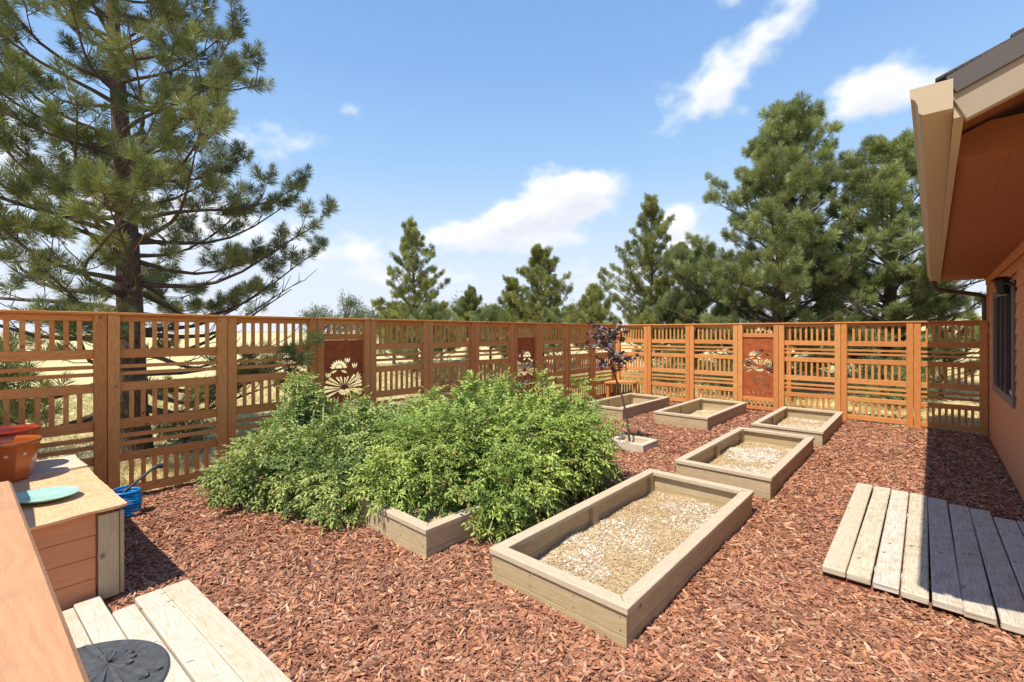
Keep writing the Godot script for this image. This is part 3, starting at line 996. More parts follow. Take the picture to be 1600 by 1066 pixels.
func tomato(label: String, at: Vector3, blobs: Array, count: int, seed_: int, tone: Array, stalks: Array) -> void:
	var t := thing("tomato_plant", label, "plant", at, 0.0, "sprawling tomato plants")
	var r := RandomNumberGenerator.new()
	r.seed = seed_
	var nz := FastNoiseLite.new()
	nz.seed = seed_
	nz.frequency = 2.6
	nz.fractal_octaves = 2
	var tn := FastNoiseLite.new()
	tn.seed = seed_ + 5
	tn.frequency = 1.7
	var total := 0.0
	for b in blobs:
		total += (b[1].x * b[1].y + b[1].y * b[1].z + b[1].x * b[1].z)
	var xfs := []
	var cols := []
	var st := MB.new()
	st.col = Color(0.22, 0.30, 0.10)
	for b in blobs:
		var bc: Vector3 = b[0]
		var br: Vector3 = b[1]
		var n := int(count * (br.x * br.y + br.y * br.z + br.x * br.z) / total)
		for i in n:
			var d := Vector3(r.randfn(0, 1), r.randfn(0.25, 1), r.randfn(0, 1)).normalized()
			var k := 1.0 - absf(r.randfn(0, 0.22))
			k += nz.get_noise_3d(bc.x + d.x * br.x, bc.y + d.y * br.y, bc.z + d.z * br.z) * 0.38
			var p := bc + d * br * k
			if p.y < 0.02: 
				p.y = r.randf_range(0.02, 0.12)
			var out := (d + Vector3(r.randfn(0, 0.55), r.randfn(0.12, 0.45), r.randfn(0, 0.55))).normalized()
			var up := (Vector3.UP * 1.2 + d * 0.5 + Vector3(r.randfn(0, 0.45), r.randfn(0, 0.2), r.randfn(0, 0.45))).normalized()
			var x := up.cross(out)
			if x.length() < 0.05: continue
			x = x.normalized()
			var y := out.cross(x).normalized()
			var sc := r.randf_range(0.075, 0.16)
			xfs.append(Transform3D(Basis(x * sc, y * sc, out * sc), p - at))
			var q := clampf(0.5 + tn.get_noise_3d(p.x, p.y, p.z) * 1.1 + r.randfn(0, 0.28), 0, 1)
			var cc: Color = (tone[0] as Color).lerp(tone[1], q)
			if r.randf() < 0.035: cc = Color(0.30, 0.27, 0.07)
			if r.randf() < 0.012: cc = Color(0.26, 0.16, 0.06)
			cols.append(cc)
			if i % 14 == 0:
				var root := Vector3(bc.x + r.randf_range(-0.2, 0.2), 0.08, bc.z + r.randf_range(-0.2, 0.2)) - at
				var e := p - at
				var m := root.lerp(e, 0.6) + Vector3(0, 0.16, 0)
				st.tube(PackedVector3Array([root, root.lerp(m, 0.55) + Vector3(0, 0.06, 0), m, e]), PackedFloat32Array([0.010, 0.008, 0.006, 0.003]), 4, false)
	for s in stalks:
		var pa := PackedVector3Array()
		for q in s: pa.append((q as Vector3) - at)
		var ra := PackedFloat32Array()
		for q in s.size(): ra.append(lerpf(0.011, 0.006, float(q) / s.size()))
		st.col = Color(0.36, 0.44, 0.14)
		st.tube(pa, ra, 5, false)
	multi(t, "foliage", tomato_leaf(), M.leaf, xfs, cols).set_meta("kind", "stuff")
	put(t, "stems", st.mesh(), M.leaf)
	# yellow flowers
	var fm := MB.new()
	for k in 6:
		var a := TAU * k / 6.0
		var d := Vector3(cos(a), 0.25, sin(a))
		var s := Vector3(-sin(a), 0, cos(a)) * 0.25
		fm.tri(Vector3.ZERO, d * 0.55 + s, d)
		fm.tri(Vector3.ZERO, d, d * 0.55 - s)
	var fx := []
	var fcs := []
	for i in 26:
		var b: Array = blobs[r.randi() % blobs.size()]
		var d := Vector3(r.randfn(0, 1), absf(r.randfn(0.4, 0.8)), r.randfn(0, 1)).normalized()
		fx.append(Transform3D(Basis.from_euler(Vector3(r.randf(), r.randf() * 6.0, r.randf())) * Basis.from_scale(Vector3.ONE * 0.016), (b[0] as Vector3) + d * (b[1] as Vector3) * 1.06 - at))
		fcs.append(Color(0.8, 0.62, 0.03))
	multi(t, "blossom", fm.mesh(), M.leaf, fx, fcs).set_meta("kind", "stuff")

func build_tomatoes() -> void:
	tomato("left of the two tomato plants, with a tall shoot before the steel sheet", Vector3(-4.8, 0.08, -2.4), [
		[Vector3(-4.85, 0.26, -1.85), Vector3(0.50, 0.40, 0.45)],
		[Vector3(-4.45, 0.26, -2.15), Vector3(0.58, 0.42, 0.50)],
		[Vector3(-4.95, 0.34, -2.55), Vector3(0.55, 0.44, 0.60)],
		[Vector3(-4.55, 0.34, -3.1), Vector3(0.62, 0.42, 0.75)],
		[Vector3(-5.15, 0.60, -2.25), Vector3(0.20, 0.40, 0.22)],
		[Vector3(-5.32, 0.88, -2.25), Vector3(0.15, 0.34, 0.15)],
		[Vector3(-3.95, 0.18, -2.02), Vector3(0.34, 0.30, 0.26)],
		[Vector3(-5.15, 0.14, -1.55), Vector3(0.26, 0.2, 0.24)],
		[Vector3(-5.3, 0.45, -2.1), Vector3(0.2, 0.25, 0.22)],
		[Vector3(-4.75, 0.78, -2.7), Vector3(0.09, 0.16, 0.09)], [Vector3(-4.3, 0.72, -3.2), Vector3(0.10, 0.15, 0.10)], [Vector3(-4.95, 0.70, -1.95), Vector3(0.09, 0.13, 0.09)], [Vector3(-4.5, 0.68, -2.3), Vector3(0.09, 0.13, 0.09)]], 8200, 501, [Color(0.15, 0.235, 0.060), Color(0.46, 0.53, 0.165)],
		[[Vector3(-4.72, 0.5, -2.1), Vector3(-4.95, 0.75, -2.25), Vector3(-5.12, 1.0, -2.42)], [Vector3(-4.6, 0.45, -2.2), Vector3(-4.92, 0.8, -2.35), Vector3(-5.0, 0.9, -2.4)]])
	tomato("right and taller of the two tomato plants, bright green, beside the nearest bed", Vector3(-3.23, 0.08, -3.2), [
		[Vector3(-3.35, 0.44, -2.75), Vector3(0.62, 0.46, 0.55)],
		[Vector3(-3.25, 0.45, -3.4), Vector3(0.75, 0.50, 0.75)],
		[Vector3(-3.15, 0.45, -4.1), Vector3(0.72, 0.46, 0.72)],
		[Vector3(-3.70, 0.42, -3.0), Vector3(0.50, 0.42, 0.60)],
		[Vector3(-2.62, 0.28, -3.05), Vector3(0.28, 0.30, 0.42)],
		[Vector3(-2.68, 0.36, -3.95), Vector3(0.30, 0.40, 0.50)],
		[Vector3(-3.60, 0.26, -2.28), Vector3(0.32, 0.22, 0.22)],
		[Vector3(-3.9, 0.6, -3.9), Vector3(0.35, 0.4, 0.4)],
		[Vector3(-2.60, 0.12, -2.72), Vector3(0.14, 0.14, 0.20)],
		[Vector3(-3.6, 0.92, -3.2), Vector3(0.09, 0.15, 0.09)], [Vector3(-3.95, 0.95, -3.7), Vector3(0.09, 0.18, 0.09)], [Vector3(-3.3, 0.98, -4.2), Vector3(0.09, 0.17, 0.09)], [Vector3(-2.9, 0.92, -4.4), Vector3(0.08, 0.16, 0.08)], [Vector3(-3.5, 0.96, -3.8), Vector3(0.08, 0.2, 0.08)], [Vector3(-4.1, 0.85, -3.2), Vector3(0.08, 0.15, 0.08)]], 9800, 502, [Color(0.16, 0.26, 0.045), Color(0.46, 0.56, 0.125)],
		[[Vector3(-2.75, 0.3, -2.9), Vector3(-2.6, 0.2, -2.75), Vector3(-2.52, 0.06, -2.7)]])

func build_sapling() -> void:
	var base := Vector3(-3.18, 0.03, -6.10)
	var t := thing("purple_sapling", "thin leaning sapling with dark purple leaves in the small planter", "tree", base)
	var mb := MB.new()
	var top := Vector3(-0.26, 1.0, 0.12)
	var path := PackedVector3Array([Vector3(0, -0.02, 0), Vector3(-0.03, 0.3, 0.01), Vector3(-0.09, 0.65, 0.04), Vector3(-0.20, 1.02, 0.10), Vector3(-0.27, 1.3, 0.12), Vector3(-0.28, 1.66, 0.12)])
	mb.tube(path, PackedFloat32Array([0.019, 0.017, 0.015, 0.013, 0.009, 0.004]), 7)
	var r := RandomNumberGenerator.new()
	r.seed = 9
	var xfs := []
	var cols := []
	for i in 22:
		var a := i * 2.4
		var y := r.randf_range(1.05, 1.6)
		var p0 := Vector3(-0.23 - (y - 1.1) * 0.1, y, 0.11)
		var e := p0 + Vector3(cos(a) * r.randf_range(0.14, 0.36), r.randf_range(0.0, 0.2), sin(a) * r.randf_range(0.14, 0.36))
		mb.tube(PackedVector3Array([p0, p0.lerp(e, 0.5) + Vector3(0, -0.02, 0), e]), PackedFloat32Array([0.006, 0.005, 0.002]), 4, false)
		for k in 15:
			var s := r.randf_range(0.3, 1.08)
			var p := p0.lerp(e, s) + Vector3(r.randfn(0, 0.025), r.randfn(0, 0.025), r.randfn(0, 0.025))
			var b := Basis.from_euler(Vector3(r.randf_range(-1.2, 0.6), r.randf() * TAU, r.randfn(0, 0.5)))
			xfs.append(Transform3D(b * Basis.from_scale(Vector3.ONE * r.randf_range(0.05, 0.085)), p))
			cols.append([Color(0.10, 0.075, 0.085), Color(0.15, 0.115, 0.125), Color(0.20, 0.165, 0.175), Color(0.16, 0.09, 0.095)][r.randi() % 4])
	put(t, "trunk", mb.mesh(), M.branch)
	var lf := MB.new()
	var rim := [Vector3(0, 0, 0), Vector3(0.3, 0.06, 0.2), Vector3(0.42, 0.06, 0.5), Vector3(0.25, 0.0, 0.85), Vector3(0, -0.08, 1.0)]
	for sg in [-1.0, 1.0]:
		for k in 4:
			var a: Vector3 = rim[k] * Vector3(sg, 1, 1)
			var b: Vector3 = rim[k + 1] * Vector3(sg, 1, 1)
			lf.tri(Vector3(0, 0, 0.5), a, b)
	var lm := vcol(0.38, Color(0.12, 0.03, 0.03))
	multi(t, "crown", lf.mesh(), lm, xfs, cols).set_meta("kind", "stuff")

func tuft_mesh(seed_: int, n: int) -> ArrayMesh:
	# a brush of long needles round the end of a twig, axis +y, needles about 1 long
	var r := RandomNumberGenerator.new()
	r.seed = seed_
	var mb := MB.new()
	for i in n:
		var t := r.randf()
		var p := Vector3(0, t * 0.75 - 0.35, 0)
		var a := r.randf() * TAU
		var open := lerpf(1.35, 0.35, t) + r.randfn(0, 0.16)
		var d := Vector3(cos(a) * sin(open), cos(open), sin(a) * sin(open)).normalized()
		var l := r.randf_range(0.75, 1.08)
		var e := p + d * l + Vector3(0, -0.03, 0)
		var s := d.cross(Vector3(r.randfn(0, 1), r.randfn(0, 1), r.randfn(0, 1))).normalized() * 0.026
		var v := r.randf_range(0.75, 1.25)
		mb.col = Color(v, v, v)
		var m := p + d * l * 0.5 + Vector3(0, 0.02, 0)
		mb.tri(p, m - s, e)
		mb.tri(p, e, m + s)
	return mb.mesh()

var tufts := []
# form: 0 old spreading ponderosa, 1 young upright pine, 2 dense rounded pine
func pine(label: String, at: Vector3, h: float, base_y: float, R: float, tr: float, seed_: int, form: int, ts: float, dens: float, dark: Color, light: Color, low := 0) -> void:
	at.y = land(at.x, at.z) - 0.03
	var t := thing("pine_tree", label, "tree", at, 0.0, "pine trees beyond the fence")
	var r := RandomNumberGenerator.new()
	r.seed = seed_
	var tb := MB.new()
	tb.swap = true
	var path := PackedVector3Array()
	var rad := PackedFloat32Array()
	var bend := Vector3(r.randfn(0, 0.02), 0, r.randfn(0, 0.02))
	var segs := 14
	for i in segs + 1:
		var s := float(i) / segs
		path.append(Vector3(sin(s * 5.0 + seed_) * 0.12 * s, s * h, cos(s * 4.0 + seed_) * 0.12 * s) + bend * s * h)
		rad.append(tr * (1.0 - s * 0.93) * (1.25 if i == 0 else 1.0))
	tb.tube(path, rad, 12, true, 1.0)
	put(t, "trunk", tb.mesh(), M.bark)
	var trunk_at := func(y: float) -> Vector3:
		var f := clampf(y / h, 0, 0.999) * segs
		var i := int(f)
		return path[i].lerp(path[i + 1], f - i)
	var bb := MB.new()
	var xfs := []
	var cols := []
	var add_tuft := func(p: Vector3, d: Vector3, k: float, tone: float) -> void:
		var up := (d + Vector3(0, 0.75, 0) + Vector3(r.randfn(0, 0.22), r.randfn(0, 0.2), r.randfn(0, 0.22))).normalized()
		var x := up.cross(Vector3(r.randfn(0, 1), 0.2, r.randfn(0, 1))).normalized()
		var z := x.cross(up)
		var sc := ts * k * r.randf_range(0.8, 1.2)
		xfs.append(Transform3D(Basis(x * sc, up * sc, z * sc), p))
		cols.append(dark.lerp(light, clampf(tone + r.randfn(0, 0.16), 0, 1)))
	var cluster := func(e: Vector3, td: Vector3, n: int) -> void:
		var tone := clampf(0.5 + r.randfn(0, 0.25), 0, 1)
		add_tuft.call(e, td, 1.0, tone)
		var sd := td.cross(Vector3.UP).normalized()
		for i in n - 1:
			var a := r.randf() * TAU
			var o := sd * cos(a) * 0.8 + Vector3.UP * (sin(a) * 0.5 + 0.25) + td * r.randf_range(-0.2, 0.5)
			var q := e - td * ts * r.randf_range(0.5, 1.3) + o * ts * 0.75
			bb.tube(PackedVector3Array([e - td * ts * 1.4, q]), PackedFloat32Array([0.005, 0.003]), 3, false)
			add_tuft.call(q, (td * 0.6 + o).normalized(), 0.9, tone)
	var y := base_y
	var az0 := r.randf() * TAU
	while y < h * 0.985:
		var f := (y - base_y) / (h - base_y)
		var prof := pow(1.0 - f, 0.7) * (0.85 + 0.15 * smoothstep(0.0, 0.2, f))
		if form == 1: prof = (1.0 - f) * 0.92 + 0.10
		if form == 2: prof = pow(1.0 - f, 0.58) * (0.78 + 0.22 * smoothstep(0.0, 0.22, f))
		var nl: int = [4, 3, 5][form] + r.randi() % 3
		for k in nl:
			var a := az0 + TAU * k / nl + r.randfn(0, 0.28)
			var L := maxf(R * prof * r.randf_range(0.66, 1.14), 0.22)
			var rise: float = lerpf(0.0, 0.8, pow(f, 0.8)) + r.randfn(0, 0.16)
			if form == 1: rise = lerpf(0.42, 1.05, f) + r.randfn(0, 0.12)
			if form == 2: rise = lerpf(0.12, 0.95, f) + r.randfn(0, 0.14)
			var dir := Vector3(cos(a) * cos(rise), sin(rise), sin(a) * cos(rise))
			var side := Vector3(-sin(a), 0, cos(a))
			var p0: Vector3 = trunk_at.call(y + r.randf_range(-0.12, 0.12))
			var ns := 7
			var lp := PackedVector3Array()
			var lr := PackedFloat32Array()
			var wob := r.randfn(0, 0.12)
			var ph := r.randf() * 3.0
			var lift := r.randf_range(0.08, 0.26) if form != 1 else r.randf_range(0.05, 0.15)
			var r0 := clampf(tr * 0.30 * (1.0 - f * 0.75), 0.010, 0.06)
			for i in ns + 1:
				var s := float(i) / ns
				lp.append(p0 + dir * L * s + Vector3.UP * L * (lift * s * s + (0.035 * (sin(s * 6.0 + ph) - sin(ph)) - 0.05 * sin(s * PI) if form == 0 else 0.0)) + side * L * wob * sin(s * 4.0))
				lr.append(lerpf(r0, 0.006, pow(s, 0.7)))
			bb.tube(lp, lr, 5, false)
			var dead := y < base_y + low * 0.4 and r.randf() < 0.5
			var s0: float = [0.34, 0.16, 0.30][form]
			var step: float = [0.20, 0.15, 0.19][form] / dens / maxf(L, 0.3)
			var s := s0 + r.randf() * step
			var sg := 1.0
			while s < 1.0:
				var fi := s * ns
				var ii := mini(int(fi), ns - 1)
				var p := lp[ii].lerp(lp[ii + 1], fi - ii)
				var ld := (lp[ii + 1] - lp[ii]).normalized()
				var tl := clampf((0.18 + 0.30 * L * (1.0 - s * 0.6)) * r.randf_range(0.45, 1.0), 0.12, 0.8)
				if form == 1: tl = clampf((0.08 + 0.17 * L * (1.0 - s * 0.5)) * r.randf_range(0.5, 1.0), 0.08, 0.4)
				var td := (ld * 0.75 + side * sg * r.randf_range(0.4, 1.1) + Vector3.UP * r.randf_range(0.0, 0.75)).normalized()
				var e := p + td * tl + Vector3.UP * tl * 0.14
				var m := p + td * tl * 0.5 - Vector3.UP * tl * 0.03
				bb.tube(PackedVector3Array([p, m, e]), PackedFloat32Array([0.009, 0.007, 0.004]), 3, false)
				sg = -sg
				if not dead or r.randf() < 0.15:
					cluster.call(e, td, 3 if form != 1 else 2)
					if tl > 0.42:
						var o := (td.cross(Vector3.UP).normalized() * (1.0 if r.randf() < 0.5 else -1.0) * 0.8 + td * 0.6 + Vector3.UP * 0.3).normalized()
						var sp := p.lerp(e, 0.5)
						var ep := sp + o * tl * 0.45
						bb.tube(PackedVector3Array([sp, ep]), PackedFloat32Array([0.006, 0.004]), 3, false)
						cluster.call(ep, o, 2)
				s += step * r.randf_range(0.7, 1.35)
			if not dead:
				cluster.call(lp[ns], (lp[ns] - lp[ns - 1]).normalized(), 3)
		az0 += 1.1
		y += ([0.36, 0.28, 0.34][form] as float) * r.randf_range(0.7, 1.25) / sqrt(dens)
	for q in [1.0, 0.985, 0.965, 0.94]:
		cluster.call(trunk_at.call(h * q), Vector3(r.randfn(0, 0.2), 1, r.randfn(0, 0.2)).normalized(), 3)
	put(t, "branches", bb.mesh(), M.branch)
	multi(t, "crown", tufts[seed_ % tufts.size()], M.needle, xfs, cols).set_meta("kind", "stuff")
	print(t.name, " tufts ", xfs.size())

func round_tree(called: String, label: String, at: Vector3, h: float, w: float, seed_: int, dark: Color, light: Color, category := "tree", group := "") -> void:
	# a far broad crown or a leafy shrub: clumps of leaves on forked limbs
	at.y = land(at.x, at.z) - 0.03
	var t := thing(called, label, category, at, 0.0, group)
	var r := RandomNumberGenerator.new()
	r.seed = seed_
	var tb := MB.new()
	tb.tube(PackedVector3Array([Vector3(0, -0.1, 0), Vector3(0.02 * h, h * 0.3, 0), Vector3(0, h * 0.7, 0.02 * h)]), PackedFloat32Array([h * 0.035, h * 0.028, h * 0.01]), 7)
	var xfs := []
	var cols := []
	for i in 44:
		var d := Vector3(r.randfn(0, 1), r.randfn(0.15, 0.9), r.randfn(0, 1)).normalized()
		var p := Vector3(0, h * 0.55, 0) + d * Vector3(w * 0.5, h * 0.42, w * 0.5) * r.randf_range(0.5, 0.95)
		tb.tube(PackedVector3Array([Vector3(0, h * r.randf_range(0.2, 0.5), 0), p]), PackedFloat32Array([h * 0.012, h * 0.003]), 4, false)
		var tone := 0.5 + r.randfn(0, 0.2)
		for k in 34:
			var q := p + Vector3(r.randfn(0, 1), r.randfn(0, 0.8), r.randfn(0, 1)) * w * 0.085
			xfs.append(Transform3D(Basis.from_euler(Vector3(r.randf() * 6, r.randf() * 6, r.randf() * 6)) * Basis.from_scale(Vector3.ONE * w * r.randf_range(0.05, 0.09)), q))
			cols.append(dark.lerp(light, clampf(tone + r.randfn(0, 0.2), 0, 1)))
	put(t, "trunk", tb.mesh(), M.branch)
	multi(t, "crown", tomato_leaf(), M.leaf, xfs, cols).set_meta("kind", "stuff")

func polar(az_deg: float, dist: float) -> Vector3:
	var a := deg_to_rad(az_deg)
	return Vector3(sin(a) * dist, 0, -cos(a) * dist)

func build_trees() -> void:
	for i in 3:
		tufts.append(tuft_mesh(40 + i, 84))
	var dk := Color(0.16, 0.185, 0.065)
	var yl := Color(0.46, 0.48, 0.17)
	pine("tall old ponderosa pine outside the left fence, its top beyond the picture", Vector3(-8.3, 0, -1.22), 9.6, 0.8, 2.95, 0.19, 901, 0, 0.155, 1.12, Color(0.10, 0.135, 0.06), Color(0.36, 0.39, 0.17), 3)
	pine("largest rounded pine behind the back fence near the house", polar(-11.6, 14.6), 7.35, 0.5, 3.2, 0.22, 902, 2, 0.185, 0.95, Color(0.17, 0.215, 0.09), Color(0.44, 0.49, 0.215), 3)
	pine("pine half hidden by the gutter, right of the largest one", polar(-2.4, 15.2), 6.2, 0.5, 3.0, 0.23, 903, 2, 0.185, 0.9, Color(0.17, 0.22, 0.09), Color(0.45, 0.50, 0.215), 3)
	pine("upright young pine left of the largest pine, above the fence corner", polar(-25.4, 17.0), 6.2, 0.8, 2.6, 0.10, 904, 1, 0.150, 0.9, dk, yl)
	pine("bushy young pine left of centre above the second steel sheet", polar(-38.2, 20.0), 5.2, 0.7, 2.6, 0.11, 905, 1, 0.175, 1.0, dk, yl)
	pine("slender young pine standing alone left of centre above the fence", polar(-53.9, 19.0), 5.9, 0.6, 2.5, 0.11, 906, 1, 0.165, 0.8, dk, yl)
	pine("low wide pine beside the bushy young one, just over the fence", polar(-41.8, 21.0), 3.9, 0.5, 1.8, 0.10, 907, 1, 0.18, 1.0, dk, yl)
	pine("small pine between the slender and the bushy pine, barely over the fence", polar(-47.4, 34.0), 4.6, 0.5, 2.0, 0.12, 908, 1, 0.26, 0.9, dk, Color(0.25, 0.29, 0.125))
	pine("short pine low beside the upright young pine", polar(-32.0, 26.0), 3.9, 0.4, 2.1, 0.10, 909, 1, 0.24, 0.9, dk, yl)
	pine("short pine at the foot of the largest pine, left of its trunk", polar(-20.0, 16.5), 4.2, 0.5, 2.1, 0.10, 910, 2, 0.18, 0.9, Color(0.14, 0.19, 0.09), Color(0.38, 0.44, 0.21))
	pine("short pine close behind the fence at the slender pine's foot", polar(-56.5, 23.0), 2.9, 0.3, 1.6, 0.08, 911, 1, 0.2, 0.9, dk, yl)
	pine("squat pine right of the slender pine's foot", polar(-50.8, 24.0), 2.9, 0.3, 1.7, 0.08, 912, 1, 0.2, 0.9, dk, yl)
	var low_pines := [[-15.6, 15.0, 2.5, 1.4, "small pine seen through the back fence just left of its steel sheet"], [-6.6, 14.2, 2.3, 1.3, "small pine seen through the back fence between the two large trunks"], [-22.6, 15.5, 2.6, 1.5, "small pine seen through the back fence two panels from the corner"], [-36.5, 14.6, 2.2, 1.2, "small pine seen through the left fence near the corner"], [-44.6, 13.6, 2.2, 1.2, "small pine seen through the left fence left of the second steel sheet"], [-52.2, 12.6, 2.2, 1.2, "small pine seen through the left fence right of the first steel sheet"], [1.2, 14.5, 2.3, 1.4, "small pine seen through the shaded end of the back fence"]]
	for i in low_pines.size():
		var e: Array = low_pines[i]
		pine(e[4], polar(e[0], e[1]), e[2], 0.45, e[3], 0.05, 930 + i, 2, 0.15, 0.8, Color(0.14, 0.185, 0.08), Color(0.40, 0.45, 0.20), 1)
	var fd := Color(0.06, 0.09, 0.045)
	var fl := Color(0.15, 0.20, 0.085)
	var pal := Color(0.20, 0.235, 0.10)
	var far := [[-62.0, 62.0, 6.2, 5.0, fl, "dark round tree far off, left of the slender pine"], [-47.9, 58.0, 6.2, 4.6, fl, "dark oval tree far off, right of the slender pine"], [-59.3, 55.0, 4.4, 5.2, pal, "pale low tree far off, just left of the slender pine"], [-33.6, 60.0, 4.6, 5.0, pal, "low tree far off between the bushy and the upright pine"], [-64.6, 70.0, 5.0, 5.5, pal, "pale tree far off where the left pine's boughs end"], [-44.6, 66.0, 4.6, 5.0, fl, "small dark tree far off, left of the low wide pine"]]
	for i in far.size():
		var e: Array = far[i]
		round_tree("far_tree", e[5], polar(e[0], e[1]), e[2], e[3], 31 + i, fd, e[4], "tree", "far trees on the skyline")
	var shr := [[Vector3(-8.0, 0, -1.75), 0.62, 0.8, "leafy green shrub at the foot of the tall left pine"], [Vector3(-3.9, 0, -12.6), 1.0, 1.5, "green shrub behind the back fence, third panel from the corner"], [Vector3(-0.6, 0, -13.0), 1.15, 1.8, "green shrub behind the back fence near the house"], [Vector3(-5.4, 0, -12.5), 0.9, 1.3, "green shrub behind the back fence at the corner"], [Vector3(-8.6, 0, -7.3), 1.0, 1.5, "green shrub outside the left fence beyond the second steel sheet"]]
	for i in shr.size():
		var e: Array = shr[i]
		round_tree("leafy_shrub", e[3], e[0], e[1], e[2], 61 + i, Color(0.08, 0.12, 0.045), Color(0.23, 0.28, 0.11), "shrub", "shrubs outside the fence")

func build_grass() -> void:
	var r := RandomNumberGenerator.new()
	r.seed = 64
	var mb := MB.new()
	for i in 14:
		var a := r.randf() * TAU
		var o := Vector3(cos(a), 0, sin(a)) * r.randf() * 0.35
		var lean := Vector3(r.randfn(0, 0.32), 0, r.randfn(0, 0.32))
		var hh := r.randf_range(0.5, 1.0)
		var s := Vector3(sin(a), 0, -cos(a)) * 0.03
		var v := r.randf_range(0.8, 1.2)
		mb.col = Color(v, v, v)
		mb.tri(o - s, o + s, o + lean * 0.4 + Vector3(0, hh * 0.6, 0))
		mb.tri(o + s * 0.7 + lean * 0.2 + Vector3(0, hh * 0.3, 0), o + lean * 0.4 - s * 0.4 + Vector3(0, hh * 0.55, 0), o + lean + Vector3(0, hh, 0))
	var fn := FastNoiseLite.new()
	fn.seed = 8
	fn.frequency = 0.16
	var xfs := []
	var cols := []
	for i in 26000:
		var p: Vector3
		if r.randf() < 0.6:
			p = Vector3(FX - 0.15 - pow(r.randf(), 1.6) * 14.0, 0, r.randf_range(-16.0, 2.5))
		else:
			p = Vector3(r.randf_range(-14.0, 3.0), 0, FZ - 0.25 - pow(r.randf(), 1.6) * 14.0)
		p.y = land(p.x, p.z)
		var hgt := r.randf_range(0.05, 0.17)
		xfs.append(Transform3D(Basis.from_euler(Vector3(0, r.randf() * TAU, 0)) * Basis.from_scale(Vector3(0.16, hgt, 0.16)), p))
		var q := fn.get_noise_2d(p.x, p.z)
		var cc := Color(0.66, 0.57, 0.33).lerp(Color(0.36, 0.41, 0.13), clampf(q * 2.0 + r.randfn(0, 0.15), 0, 1))
		cols.append(cc * r.randf_range(0.85, 1.15))
	var g := multi(self, "dry_grass", mb.mesh(), M.grass, xfs, cols)
	tag(g, "pale dry meadow grass with green patches outside the fence", "grass", "", "stuff")

